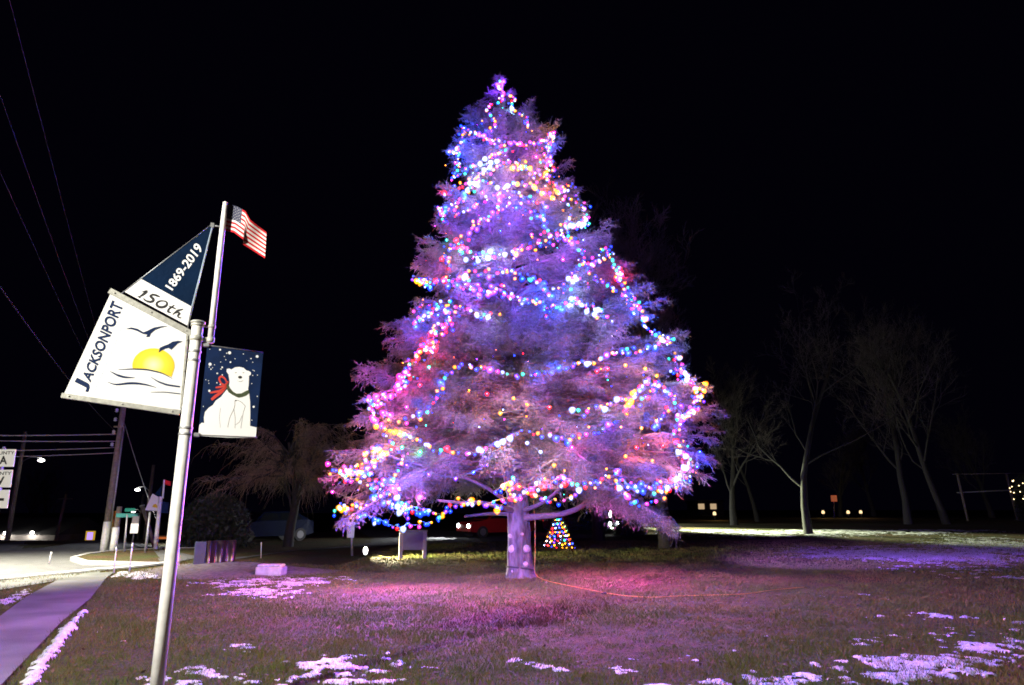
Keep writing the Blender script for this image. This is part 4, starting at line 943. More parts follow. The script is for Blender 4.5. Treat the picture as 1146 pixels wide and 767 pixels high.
# pennant (sail)
AP, PL_, PR_, SL, SR = (238, 250.7), (138.8, 326.5), (209.8, 364.6), (157.3, 312.2), (214.4, 343.4)
pen = poly('pennant', [SL, SR, PR_, PL_], M['vinyl_white'], sign, .004, .004)
poly('pennant_top', [AP, SR, SL], M['pennant_navy'], sign, .004, .004)
multi('hem_line', [stroke([AP, (214.6, 343.2)], .8, .8), stroke([AP, SL], .6, .6)], M['pale_blue'], sign, .0052)
m = MB(); m.tube([pl(136, 328.8, .004) - SO, pl(239, 249.9, .004) - SO], .0035, 6); m.tube([pl(239, 250.5, .004) - SO, pl(209.3, 370, .004) - SO], .0035, 6)
m.build('stay_wire', M['galv'], sign)
text_px('lettering', '1869-2019', [(193.2, 325.8), (227.6, 279.0), (219.2, 271.2), (184.6, 320.4)], M['vinyl_white'], pen, .0056, bold=.020)
# 150th in brush script, drawn stroke by stroke
def scr(u, v): return tuple(quad_map([(154.0, 332.6), (201.0, 356.6), (206.4, 347.0), (160.4, 323.4)], u, v))
S150 = [([(0.02, .66), (.10, .98), (.07, .45), (.02, .02)], .8, 1.8), ([(-.01, .02), (.03, .06), (.07, .03)], .6, 1.0),
        ([(.36, .98), (.22, .90), (.20, .58), (.30, .60), (.34, .32), (.26, .03), (.14, .04), (.12, .18)], .8, 1.7), ([(.22, .92), (.32, 1.0), (.40, 1.02)], 1.0, 1.4),
        ([(.58, .90), (.47, .80), (.40, .42), (.43, .06), (.53, .06), (.62, .40), (.62, .78), (.56, .94), (.50, .80)], .8, 1.7),
        ([(.76, .95), (.70, .35), (.71, .04), (.78, .12)], 1.0, 1.4), ([(.66, .62), (.76, .66), (.84, .68)], .7, 1.0),
        ([(.97, 1.0), (.88, .60), (.83, .02)], .9, 1.4), ([(.85, .22), (.91, .50), (.96, .46), (.93, .16), (.97, .02), (1.03, .12)], .9, 1.2)]
multi('lettering', [stroke([scr(*p) for p in s_], w0 * 1.1, w0 * 1.1, wm * 1.7) for s_, w0, wm in S150], M['ink'], pen, .0056)
m = MB(); q = pl(237.5, 252.5, 0) - SO; e_ = np.array([fx - PX, fy - PYY, q[2]]); m.tube([q, e_], .008, 6); m.box(q, (.03, .03, .04), TH); m.build('pennant_hook', M['galv'], sign)

# bear banner (hangs from two short arms on the pole)
def zb(x, y): return (210 + x / 6.39, 380 + y / 6.39)
cB = pl(227, 488); BO = np.array([cB[0], cB[1], cB[2]])
ban = empty('bear_banner', BO, 'small hanging banner with a white bear against a snowy night blue sky', 'banner')
def bp_(name, pts, mt, off): return multi(name, [[zb(*p) for p in pts]], mt, cloth, off, org=BO)
cloth = poly('cloth', [zb(140, 45), zb(340, 66), zb(540, 100), zb(522, 300), zb(505, 500), zb(488, 705), zb(280, 702), zb(75, 690), zb(100, 440), zb(120, 240)], M['bear_navy'], ban, .0, .004, org=BO)
bp_('snow_print', [(84, 612), (100, 596), (140, 600), (300, 612), (440, 618), (493, 630), (488, 705), (280, 702), (75, 690)], M['vinyl_white'], .0012)
bp_('bear_print', [(120, 620), (116, 560), (124, 520), (150, 490), (180, 470), (200, 440), (240, 410), (270, 370), (295, 345), (300, 300), (292, 250), (278, 232), (280, 212), (298, 208), (312, 216), (340, 200), (370, 197), (400, 204), (420, 222), (436, 226), (452, 236), (452, 252), (438, 262), (438, 290), (436, 330), (432, 350), (440, 390), (446, 440), (448, 520), (446, 628), (300, 625)], M['vinyl_white'], .0016)
bp_('wreath_print', [(276, 322), (290, 318), (304, 350), (325, 374), (350, 388), (385, 386), (410, 372), (438, 360), (442, 384), (420, 402), (395, 412), (366, 418), (345, 410), (318, 396), (292, 378), (278, 352)], M['green_print'], .0024)
bows = [stroke([zb(284, 330), zb(240, 320), zb(222, 280), (zb(240, 262)), zb(268, 280), zb(284, 320)], 1.4, 1.4, 2.2), stroke([zb(280, 335), zb(230, 370), zb(200, 375), zb(160, 382)], 2.0, 1.6, 2.6), stroke([zb(280, 335), zb(245, 375), zb(195, 410), zb(170, 432)], 1.6, 2.6, 3.2), stroke([zb(290, 300), zb(268, 330), zb(235, 340), zb(200, 345)], 1.5, 1.5, 2.6)]
multi('ribbon_print', bows, M['red_print'], cloth, .0024, org=BO)
ink = [[zb(375 + 15 * math.cos(a), 271 + 10 * math.sin(a)) for a in np.linspace(0, 6.28, 14)[:-1]], stroke([zb(338, 240), zb(350, 238)], .6, .5), stroke([zb(392, 240), zb(405, 238)], .6, .5), stroke([zb(356, 296), zb(376, 304), zb(398, 294)], .25, .25, .4),
       stroke([zb(337, 440), zb(338, 470), zb(330, 500), zb(300, 560), zb(286, 630)], .4, .35), stroke([zb(330, 500), zb(340, 560), zb(338, 636)], .35, .3), stroke([zb(338, 438), zb(352, 434), zb(385, 448), zb(412, 478)], .4, .4), stroke([zb(412, 478), zb(398, 520), zb(390, 570), zb(380, 636)], .35, .3), stroke([zb(388, 545), zb(372, 590), zb(342, 612)], .3, .3), [zb(344 + 6 * math.cos(a), 438 + 5 * math.sin(a)) for a in np.linspace(0, 6.28, 9)[:-1]]]
multi('line_print', ink, M['ink'], cloth, .0026, org=BO)
multi('line_print', [stroke([zb(234, 490), zb(226, 560), zb(234, 632)], .25, .2)], M['board'], cloth, .0026, org=BO)
rs = random.Random(5); fl = []
for (x_, y_, r_) in [(300, 96, 11), (497, 122, 10), (160, 178, 11), (155, 368, 8), (472, 482, 8), (232, 74, 7), (247, 200, 6), (306, 163, 6), (212, 243, 6), (160, 590, 0)]:
    if r_: fl.append([zb(x_ + r_ * math.cos(a), y_ + r_ * math.sin(a)) for a in np.linspace(0, 6.28, 11)[:-1]])
for _ in range(75):
    x_, y_ = rs.uniform(105, 520), rs.uniform(70, 590); edge_l = 138 - (y_ - 60) * .09; edge_r = 530 - (y_ - 100) * .075
    if x_ < edge_l + 8 or x_ > edge_r - 8 or y_ < 62 + (x_ - 140) * .13: continue
    if (115 < x_ < 455 and y_ > 200 and not (x_ < 270 and y_ < 380 - (x_ - 110) * .4)): continue
    r_ = rs.choice((3, 3.5, 4.5)); fl.append([zb(x_ + r_ * math.cos(a), y_ + r_ * math.sin(a)) for a in np.linspace(0, 6.28, 8)[:-1]])
multi('snowflake_print', fl, M['vinyl_white'], cloth, .0020, org=BO)
for (a, b) in ((229.5, 386.2), (221, 487.0)):
    m = MB(); e = {386.2: (294.8, 394.9), 487.0: (288, 489.8)}[b]
    q0 = pl(a, b, 0) - BO; q1 = pl(e[0], e[1], 0) - BO; pc = np.array([PX, PYY, 0]) - BO; pc[2] = q0[2]
    m.tube([pc + DV * .062, q0 + DV * 0.0, q1], .0055, 8); m.box(pc + DV * .085, (.05, .035, .035), TH, .005); m.build('banner_arm', M['galv'], ban)

# flag: waving cloth with stripes and canton
FO = np.array([fx, fy, ftop])
flag = empty('american_flag', FO, 'small american flag waving from the top of the thin staff', 'flag')
def flag_pt(u, v, off=0.0):
    # u along the fly, v down the hoist; both edges traced
    tu = [0, .30, .48, .62, 1.0]
    tx = np.interp(u, tu, [250.6, 266, 274.5, 280, 298.3]); ty = np.interp(u, tu, [226.9, 231.5, 236.5, 246, 260.2])
    bx = np.interp(u, [0, .28, .5, .62, 1], [249.3, 262, 272.5, 271.5, 296.4]); by = np.interp(u, [0, .28, .5, .62, 1], [257.5, 260.5, 268.5, 273.5, 289.2])
    x, y = tx + (bx - tx) * v, ty + (by - ty) * v
    dpt = 0.028 * math.sin(u * 8.5 + v * .8) * (0.2 + u)
    return at(x, y, fy + .02 + dpt + 0.10 * u) - FO + np.array([.0, -off, 0])
nu, nv = 76, 52; Vf = [tuple(flag_pt(i / nu, j / nv)) for j in range(nv + 1) for i in range(nu + 1)]
groups = {'stripe_red': [], 'stripe_white': [], 'canton': []}
for j in range(nv):
    for i in range(nu):
        f = (j * (nu + 1) + i, j * (nu + 1) + i + 1, (j + 1) * (nu + 1) + i + 1, (j + 1) * (nu + 1) + i)
        s_ = j * 13 // nv; g = 'canton' if (i < nu * .4 and s_ < 7) else ('stripe_red' if s_ % 2 == 0 else 'stripe_white'); groups[g].append(f)
me = bpy.data.meshes.new('cloth'); fsall = groups['stripe_red'] + groups['stripe_white'] + groups['canton']
me.from_pydata(Vf, [], fsall)
for k_ in ('flag_red', 'flag_white', 'flag_blue'): me.materials.append(M[k_])
mi = [0] * len(groups['stripe_red']) + [1] * len(groups['stripe_white']) + [2] * len(groups['canton']); me.polygons.foreach_set('material_index', mi); me.polygons.foreach_set('use_smooth', [True] * len(mi)); me.update()
fc = link('cloth', me, None, flag)
m = MB()
for r_ in range(9):
    for c_ in range(6 if r_ % 2 == 0 else 5):
        u = (.4 / 12) * (1 + 2 * c_ + (0 if r_ % 2 == 0 else 1)); v = (7 / 13) * (r_ + 1) / 10
        ctr = []; 
        for k_ in range(10):
            rr = .0125 if k_ % 2 == 0 else .0055; a = math.pi / 2 + k_ * math.pi / 5; ctr.append(flag_pt(u + rr * math.cos(a) * .75, v - rr * math.sin(a) * 1.2, .0025))
        m.add(ctr, [tuple(range(10))])
m.build('stars', M['flag_white'], fc)
m = MB(); m.tube([flag_pt(0, 0), flag_pt(0, 1)], .006, 6); m.build('hoist_sleeve', M['board'], flag)

# ================================================================== utility pole and lines
def upright(px, py):
    g = G(px, py); return g
ub = G(116, 619); up_o = empty('utility_pole', ub, 'tall wooden utility pole with insulators on the grassy island, pale sleeve at its foot', 'utility pole')
utop = at(135.5, 440, ub[1])[2]
m = MB(); m.tube([(0, 0, -.1), (0, 0, 2), (0, 0, utop - ub[2])], [.135, .125, .10], 14); m.build('pole', M['wood'], up_o)
m = MB(); m.tube([(0, 0, 0), (0, 0, 1.15)], [.15, .142], 14); m.build('sleeve', M['white_metal'], up_o)
zc = lambda py_: at(133, py_, ub[1])[2] - ub[2]
m = MB(); m.tube([(-.22, -.1, zc(478)), (.16, -.1, zc(478))], .035, 6); m.build('crossarm', M['wood'], up_o)
for py_ in (462, 472, 486, 500):
    m = MB(); m.lathe((-.18, -.12, zc(py_)), [(.03, 0), (.07, .03), (.04, .07), (.07, .10), (.03, .15)], 10); m.build('insulator', M['stone'], up_o)
m = MB(); m.tube([(.19, -.08, zc(600)), (.17, -.08, zc(478))], .03, 6); m.build('conduit', M['galv'], up_o)

def wire(pxa, Ya, pxb, Yb, sag, r_, label, ends=None):
    a = at(pxa[0], pxa[1], Ya); b = at(pxb[0], pxb[1], Yb); root = a
    t = np.linspace(0, 1, 30); C = a + (b - a) * t[:, None]; C[:, 2] -= sag * 4 * t * (1 - t)
    m = MB(); m.tube([c - a for c in C], r_, 5, smooth=True); o = m.build('power_line', M['thin_cable'] if r_ < .015 else M['cable'], None, a)
    return tag(o, label, 'cable', 'overhead lines at the utility pole')
yu = ub[1]
wire((-260, 480), 22, (131, 486), yu, .12, .022, 'brightest overhead cable running level to the utility pole, topmost of the level four')
wire((-260, 484), 22, (130, 494), yu, .1, .020, 'level overhead cable second from the top of the level four')
wire((-260, 503), 22, (130, 501), yu, .1, .016, 'level overhead cable third from the top of the level four')
wire((-260, 512), 22, (129, 507), yu, .1, .016, 'lowest of the four level overhead cables left of the utility pole')
wire((-10, -80), 7.5, (134, 462), yu, .1, .0045, 'faint overhead wire crossing the sky from the top left, farthest right of the sky wires')
wire((-45, -20), 7.5, (134, 470), yu, .1, .0045, 'faint overhead wire crossing the sky between the two other sky wires')
wire((-60, 60), 8, (133, 474), yu, .1, .0045, 'faint overhead wire lowest of the three thin sky wires')
wire((-90, 190), 8, (131, 484), yu, .25, .011, 'thick dark service cable sloping down behind the sail sign to the utility pole')
wire((138, 470), yu, (174, 580), 34, .1, .016, 'guy cable sloping down right from the utility pole')

# ------------------------------------------------------------------ small street things by the island
def post(name, basepx, toppx, r_, mt, label, cat='post', group=None, Y=None, lean=True):
    b = G(*basepx) if Y is None else np.array([*at(basepx[0], basepx[1], Y)]); t_ = at(toppx[0], toppx[1], b[1])
    o = empty(name, b, label, cat, group); m = MB(); m.tube([(0, 0, -.02), t_ - b], [r_, r_ * .85], 8); m.build('pole', mt, o); return o, t_ - b, b
o, t_, b = post('wooden_post', (126, 620), (134, 567), .11, M['wood'], 'grey wooden post right behind the utility pole on the island')
m = MB(); m.tube([(0, 0, 0), (0, 0, .95)], .125, 10); m.build('sleeve', M['white_metal'], o)
o, t_, b = post('guy_marker', (123, 618), (128, 572), .03, M['galv'], 'yellow guy wire sleeve standing beside the utility pole')
m = MB(); m.tube([t_ * .45, t_], .07, 8); m.build('sleeve', M['yellow'], o)
o, t_, b = post('street_name_sign', (138.5, 622), (142.5, 576), .035, M['galv'], 'green street name blades on a thin white post', 'street sign')
m = MB(); m.box(t_ + np.array([.0, 0, -.03]), (.72, .02, .14), .25, .005); m.build('name_blade', M['teal'], o)
m = MB(); m.box(t_ + np.array([.08, 0, .16]), (.60, .02, .12), -.5, .005); m.build('name_blade', M['teal'], o)
o, t_, b = post('speed_sign', (146, 622), (152.5, 580), .03, M['dark_metal'], 'dark post with a small bright white sign and a grey sign above it', 'road sign')
q = at(151.3, 591.5, b[1]) - b; m = MB(); m.box(q + np.array([0, -.05, 0]), (.28, .015, .34), 0, .005); m.build('sign_plate', M['sign_white'], o)
q = at(152.5, 582, b[1]) - b; m = MB(); m.box(q + np.array([0, -.05, 0]), (.24, .015, .26), 0, .005); m.build('sign_plate', M['board'], o)
o, t_, b = post('metal_post', (162, 623), (168, 573), .045, M['galv'], 'plain galvanised post left of the small distant sail sign')
m = MB(); m.tube([t_, t_ + np.array([0, 0, .06])], [.055, .02], 8); m.build('cap', M['dark_metal'], o)
o, t_, b = post('strut_pole', (173.5, 612), (159, 566), .09, M['wood'], 'bare wooden pole leaning hard left behind the small sail sign', 'pole', Y=29)
m = MB(); m.tube([t_ * .98, t_ * 1.01], .10, 8); m.build('cap', M['galv'], o)

def stake(basepx, toppx, label, Y=None):
    b = G(*basepx); t_ = at(toppx[0], toppx[1], b[1]); o = empty('snow_stake', b, label, 'marker', 'white snow stakes along the road')
    d = t_ - b; m = MB(); m.tube([(0, 0, 0), d], [.016, .014], 6); m.build('rod', M['white_metal'], o)
    m = MB(); m.tube([d * .84, d * .95], .02, 6); m.build('reflector', M['sign_white'], o)
stake((127, 643), (130.5, 612), 'white snow stake in front of the utility pole foot')
stake((144.5, 641), (148.5, 608), 'white snow stake between the speed sign and the tall white pole')
stake((54.5, 633), (57.5, 618), 'short white snow stake alone on the wide pale road')
stake((200, 636), (200.5, 612), 'white snow stake just right of the tall white pole')
stake((292, 625), (292.5, 607), 'white snow stake below the car headlight')

# distant copy of the sail sign
b = G(173.3, 619); SY = b[1]
far = empty('town_sign', b, 'small distant copy of the sail shaped sign beyond the road', 'sign')
def fa(px, py, off=0.0): return at(px, py, SY - off)
def fpoly(name, pts, mt, par, off=0.0, th=.03):
    A = [fa(*p, off) - b for p in pts]; n = len(A); B = [a + np.array([0, th, 0]) for a in A]
    m = MB(); m.add(A + B, [tuple(range(n)), tuple(range(2 * n - 1, n - 1, -1))] + [(i, (i + 1) % n, (i + 1) % n + n, i + n) for i in range(n)]); return m.build(name, mt, par)
m = MB(); m.tube([(0, 0, 0), fa(179.8, 556) - b], [.075, .07], 10); m.build('pole', M['white_metal'], far)
m = MB(); m.tube([fa(179.8, 558) - b + np.array([.08, 0, 0]), fa(183.8, 537) - b], [.035, .03], 8); m.build('flag_staff', M['white_metal'], far)
pf = fpoly('panel', [(162.2, 571), (170.5, 552.8), (179.3, 557.6), (175.8, 572.2)], M['sign_white'], far)
fpoly('sun_print', [(170.4, 567.5), (172, 564.6), (174.5, 564), (176, 566.5), (175.8, 568.6)], M['yellow'], pf, .01, .004)
fpoly('pennant', [(173.2, 553), (181.6, 542.5), (179, 556)], M['pennant_navy'], far)
fpoly('bear_panel', [(181.6, 561.5), (188.6, 562.5), (187.8, 574.5), (180.2, 574)], M['bear_navy'], far)
fpoly('flag', [(184.2, 537.2), (191, 539), (190.6, 544), (184.4, 542)], M['flag_red'], far)

# lit street lamp beyond and its pole
def street_lamp(px, py, Y, arm, label, bx=None):
    hd = at(px, py, Y); b = np.array([hd[0] + arm, Y, float(H(hd[0] + arm, Y))]); o = empty('street_lamp', b, label, 'street lamp')
    m = MB(); h = hd[2] - b[2]; m.tube([(0, 0, 0), (0, 0, h + 1.6)], [.14, .10], 8); m.build('pole', M['wood'], o)
    m = MB(); m.tube([(0, 0, h - .2), (-arm * .5, 0, h + .15), (-arm, 0, h + .08)], .03, 6); m.build('arm', M['galv'], o)
    m = MB(); m.lathe((-arm, 0, h - .08), [(.06, -.07), (.17, -.03), (.14, .05), (.06, .09)], 12); m.build('lamp_head', M['lamp_white'], o); return o
street_lamp(154, 547, 48, .9, 'lit street lamp on a dark pole above the green street name sign')
street_lamp(149.3, 572, 70, .8, 'small lit street lamp low beyond the street name sign')
street_lamp(46.5, 514, 40, -1.2, 'small lit street lamp among the level cables')
q = at(72, 605, 60); o = empty('utility_pole', (q[0], 60, float(H(q[0], 60))), 'thin leaning pole left of the lit violet sign', 'utility pole'); d_ = at(74, 553, 60) - np.array(o.location); m = MB(); m.tube([at(62, 607, 60) - np.array(o.location), d_], [.14, .1], 8); m.build('pole', M['wood'], o); m = MB(); m.tube([d_ + np.array([-.6, 0, -.4]), d_ + np.array([.6, 0, -.4])], .05, 6); m.build('crossarm', M['wood'], o)

# violet-lit pump style sign and little yellow sign
def lit_box(cx, cy, w_, h_, Y, face, frame, label, legs=True, name='lit_sign'):
    c_ = at(cx, cy, Y); s_ = Y / (ray(cx, cy)[1] * FPX) * 1.03; b = np.array([c_[0], Y, float(H(c_[0], Y))]); o = empty(name, b, label, 'lit sign'); z = c_[2] - b[2]
    W_, Hh = w_ * s_, h_ * s_
    m = MB()
    for dx, dz, a, e in ((-W_ / 2, 0, W_ * .16, Hh), (W_ / 2, 0, W_ * .16, Hh), (0, Hh / 2, W_ * 1.16, Hh * .14), (0, -Hh / 2, W_ * 1.16, Hh * .14)): m.box((dx, 0 if dz == 0 else -.004, z + dz), (a, .2, e))
    m.build('frame', frame, o); m = MB(); m.box((0, .02, z), (W_ * .84, .1, Hh * .86)); m.build('screen', face, o)
    if legs:
        m = MB(); m.tube([(0, .05, 0), (0, .05, z - Hh / 2)], W_ * .1, 8); m.build('post', M['galv'], o)
    return o
lit_box(101, 600, 8, 9, 75, M['screen_violet'], M['yellow_glow'], 'small violet lit sign in a yellow frame beyond the road')
lit_box(50, 599.5, 6, 6, 80, M['yellow_glow'], M['dark_metal'], 'tiny dim yellow lit sign right of the two wall lamps')

# building with two wall lamps
def house(x0, x1, ytop, Y, depth, mt, label, cat='building', eave=3.0, name='building'):
    a = at(x0, 600, Y)[0]; c_ = at(x1, 600, Y)[0]; zb_ = float(H((a + c_) / 2, Y)); o = empty(name, ((a + c_) / 2, Y, zb_), label, cat); w2 = (c_ - a) / 2; hh = at((x0 + x1) / 2, ytop, Y)[2] - zb_
    m = MB(); m.box((0, depth / 2, eave / 2), (2 * w2, depth, eave)); wl = m.build('wall', mt, o)
    m = MB(); e = .35; m.add([(-w2 - e, -e, eave + .004), (w2 + e, -e, eave + .004), (w2 + e, depth + e, eave + .004), (-w2 - e, depth + e, eave + .004), (-w2 - e, depth / 2, hh), (w2 + e, depth / 2, hh)], [(0, 1, 5, 4), (2, 3, 4, 5), (0, 4, 3), (1, 2, 5), (3, 2, 1, 0)])
    m.build('roof', M['roof'], o); return o, w2, hh
o, w2, hh = house(-60, 62, 580, 72, 9, M['siding'], 'long dark building lit by two wall lamps at the left edge', eave=2.6)
for px_, py_ in ((6, 597), (36, 596.5)):
    q = at(px_, py_, 71.9) - np.array(o.location); m = MB(); m.lathe((q[0], -.12, q[2]), [(.05, -.15), (.16, -.08), (.15, .12), (.06, .16)], 10); l_ = m.build('wall_lamp', M['lamp_white'], o)
    lamp_light('lamp_glow', 'POINT', (q[0], -.6, q[2] - .2), 300, (1, .93, .82), o, size=.1)
for dx in (-3.2, 1.2): 
    m = MB(); m.box((dx, -.02, 1.4), (1.1, .06, 1.0)); f_ = m.build('window', M['siding_pale'], o); m = MB(); m.box((dx, -.055, 1.4), (.95, .02, .85)); m.build('pane', M['glass_dark'], f_)
m = MB(); m.box((w2 - 1.2, -.03, 1.05), (.95, .06, 2.1)); m.build('door', M['siding_pale'], o)
# shop beyond the tall pole
o, w2, hh = house(168, 196, 580, 66, 8, M['siding_pale'], 'small pale shop with an orange lit fascia behind the small sail sign', eave=2.3)
m = MB(); m.box((.2, -.05, 2.05), (1.4, .12, .22)); m.build('fascia_sign', M['sign_glow'], o); m = MB(); m.box((-.2, -.05, 1.2), (2.0, .08, .9)); m.build('window', M['window_warm'], o)
m = MB(); m.box((1.2, -.05, 1.0), (.8, .08, 1.9)); m.build('door', M['siding'], o)

# route markers at the left edge
RY = 13.0
b = at(-6, 620, RY); b = np.array([b[0], RY, 0.0]); rt = empty('route_sign', b, 'stack of three white county route plates cut by the left edge', 'road sign')
def rp(px, py, off=0.0): return at(px, py, RY - off) 
for (y0, y1, xr0, xr1) in ((503, 522.5, 18, 15.2), (526, 545.5, 14.4, 11.8), (548.5, 569, 11, 8.2)):
    xl = xr0 - 32; A = [rp(xl, y0), rp(xr0, y0), rp(xr1, y1), rp(xr1 - 32, y1)]
    m = MB(); n = 4; B = [a + np.array([0, .01, 0]) for a in A]; m.add([a - b for a in A + B], [(3, 2, 1, 0), (4, 5, 6, 7), (0, 1, 5, 4), (1, 2, 6, 5), (2, 3, 7, 6), (3, 0, 4, 7)]); pp = m.build('plate', M['sign_white'], rt)
    def tx(s, q, bo=.02): text_px('lettering', s, q, M['ink'], pp, .004, bold=bo, org=b, fn=lambda x, y, o_: at(x, y, RY - o_))
    if y0 < 545:
        tx('COUNTY', [(xr0 - 29.5, y0 + 6.3), (xr0 - 2.0, y0 + 5.6), (xr0 - 1.6, y0 + 2.0), (xr0 - 29, y0 + 2.4)], .015)
        ch = 'A' if y0 < 510 else 'V'; tx(ch, [(xr1 - 16.2, y1 - 2.8), (xr1 - 7.4, y1 - 2.8), (xr1 - 6.6, y1 - 12), (xr1 - 15.6, y1 - 12)], .03)
    else:
        m = MB(); A = [rp(x_, y_, .004) - b for x_, y_ in ((xr1 - 24, y0 + 9.2), (xr1 - 3.6, y0 + 9.2), (xr1 - 4, y0 + 12.2), (xr1 - 24, y0 + 12.2))]; m.add(A, [(3, 2, 1, 0)])
        A = [rp(x_, y_, .005) - b for x_, y_ in ((xr1 - 29, y0 + 10.6), (xr1 - 22, y0 + 5.5), (xr1 - 22.5, y0 + 15.5))]; m.add(A, [(0, 1, 2)]); m.build('arrow', M['ink'], pp)
m = MB(); m.tube([(0, .06, 0), rp(2, 500) - b + np.array([0, .06, 0])], .03, 8); m.build('post', M['galv'], rt)

# ------------------------------------------------------------------ monument sign, stone, mulch bed
b = G(238, 634); mo = empty('monument_sign', b, 'low slate and bronze monument sign panel standing on the mulch bed', 'monument')
def mbx(px, py, Y): return at(px, py, Y) - b
yA, yB = b[1] + .1, b[1] + .9
qa = at(215.5, 636, b[1]); qb = at(229, 636, b[1] + .1); qc = at(262, 632, b[1] + .55); ht = at(229, 610, b[1])[2]
def slab(a, c, y0, y1, h, t, name, mt):
    A = np.array([a[0], a[1], 0.0]); C_ = np.array([c[0], c[1], 0.0]); d = C_ - A; L = np.linalg.norm(d); m = MB(); m.box(((A + C_) / 2 - np.array([b[0], b[1], 0]) + np.array([0, 0, h / 2])), (L, t, h), math.atan2(d[1], d[0]), .02); return m.build(name, mt, mo)
slab(qa, qb, 0, 0, ht - .02, .12, 'end_panel', M['monument']); 
A = np.array([qb[0], qb[1], 0]); C_ = np.array([qc[0], qc[1], 0]); d = C_ - A; L = np.linalg.norm(d); m = MB(); n = 40
rows = []
for i in range(n + 1):
    u = i / n; w_ = .035 * math.sin(u * math.pi * 5); p = A + d * u + np.array([d[1], -d[0], 0]) / L * (w_ + .07); rows.append(p - np.array([b[0], b[1], 0]))
vs = [r_ + np.array([0, 0, .02]) for r_ in rows] + [r_ + np.array([0, 0, ht]) for r_ in rows] + [r_ - np.array([d[1], -d[0], 0]) / L * .14 + np.array([0, 0, ht]) for r_ in rows] + [r_ - np.array([d[1], -d[0], 0]) / L * .14 + np.array([0, 0, .02]) for r_ in rows]
k_ = n + 1; m.add(vs, [(a * k_ + i, a * k_ + i + 1, (a + 1) * k_ + i + 1, (a + 1) * k_ + i) for a in range(3) for i in range(n)], True); m.build('curved_panel', M['bronze'], mo)
b2 = G(303, 645); st = empty('stone_bench', b2, 'low pale stone block dusted with snow beside the mulch bed', 'stone block')
s_ = b2[1] / FPX; m = MB(); m.box((0, 0, .12), (28 * s_, .45, .24), -.05, .03); m.build('block', M['stone'], st); m = MB(); m.box((0, 0, .262), (25 * s_, .38, .045), -.05, .02); m.build('snow_cap', M['snow'], st)
# mulch bed mound
def mound():
    n = 60; c_ = G(262, 641)[:2]; V = []; F = []
    for j in range(14):
        r_ = j / 13
        for i in range(n):
            a = 2 * math.pi * i / n; x_ = c_[0] + 2.6 * r_ * math.cos(a) * (1 + .1 * math.sin(3 * a)); y_ = c_[1] + 1.7 * r_ * math.sin(a); z_ = float(H(x_, y_)) + .10 * (1 - r_ ** 3) + .03 * float(vnoise(np.array(x_ * 6), np.array(y_ * 6), 4)) - .02; V.append((x_, y_, z_))
    for j in range(13):
        for i in range(n): k = (i + 1) % n; F.append((j * n + i, (j + 1) * n + i, (j + 1) * n + k, j * n + k))
    me = bpy.data.meshes.new('mulch'); me.from_pydata(V, [], F); me.update(); o = link('mulch', me, M['gravel']); tag(o, 'low bed of mulch and gravel under the monument sign', 'mulch', kind='stuff')
mound()

# ------------------------------------------------------------------ things under the left of the spruce
o, t_, b = post('sign_post', (394, 622), (393.5, 585), .045, M['galv'], 'thin grey post with a small pale sign under the left boughs of the spruce', 'post')
m = MB(); m.box(t_ + np.array([0, -.06, -.25]), (.26, .02, .55), 0, .005); m.build('sign_plate', M['sign_white'], o)
b = G(462, 625.5); nb = empty('notice_board', b, 'grey notice board on two legs lit by the ground floodlight', 'notice board'); s_ = b[1] / FPX * 1.0
m = MB(); m.box((0, 0, 18.5 * s_), (29 * s_, .10, 19 * s_), 0, .02); m.build('board', M['board'], nb)
m = MB(); m.box((0, 0, 29 * s_), (31 * s_, .26, .05), 0, .01); m.build('cap', M['wood'], nb)
for dx in (-13, 12.5): m = MB(); m.box((dx * s_, .0, 14 * s_), (.13, .13, 28 * s_), 0, .01); m.build('leg', M['knot'], nb)
def floodlight(basepx, label, aim, energy, col, spot=100, r_=.12, dx=.0, head_z=.22, name='floodlight'):
    b = G(*basepx); o = empty(name, b, label, 'floodlight'); m = MB(); m.tube([(0, 0, -.02), (0, 0, head_z - .08)], .02, 6); m.build('stake', M['dark_metal'], o)
    d = np.array(aim) - (b + np.array([0, 0, head_z])); d /= np.linalg.norm(d); h = np.array([0, 0, head_z])
    m = MB(); m.tube([h - d * .12, h - d * .03, h + d * .02], [.05, r_, r_], 12); m.build('housing', M['dark_metal'], o)
    m = MB(); m.tube([h + d * .015, h + d * .035, h + d * .06], [r_ * .93, r_ * .9, r_ * .4], 12); m.build('lens', M['lamp_white'], o)
    l_ = lamp_light('lamp', 'SPOT', h + d * .10, energy, col, o, None, .05, spot, .5); l_.rotation_euler = Vector(d).to_track_quat('-Z', 'Y').to_euler(); return o
floodlight((408, 624), 'small glowing floodlight on the grass left of the notice board', G(462, 625.5) + np.array([0, 0, .30]), 9000, (1, .88, .55), 110, .14)
floodlight((678, 600), 'bright white floodlight on the grass right of the little lit tree', G(850, 592) + np.array([0, 0, 0.3]), 5200, (.93, 1, .84), 75, .2, head_z=.55)
floodlight((683, 588), 'added high lamp on a stake standing in for an unidentified white blob', G(1000, 592) + np.array([0, 0, .0]), 4200, (.93, 1, .86), 60, .32, head_z=.9)  # made-up lamp in place of a white blob of unknown kind

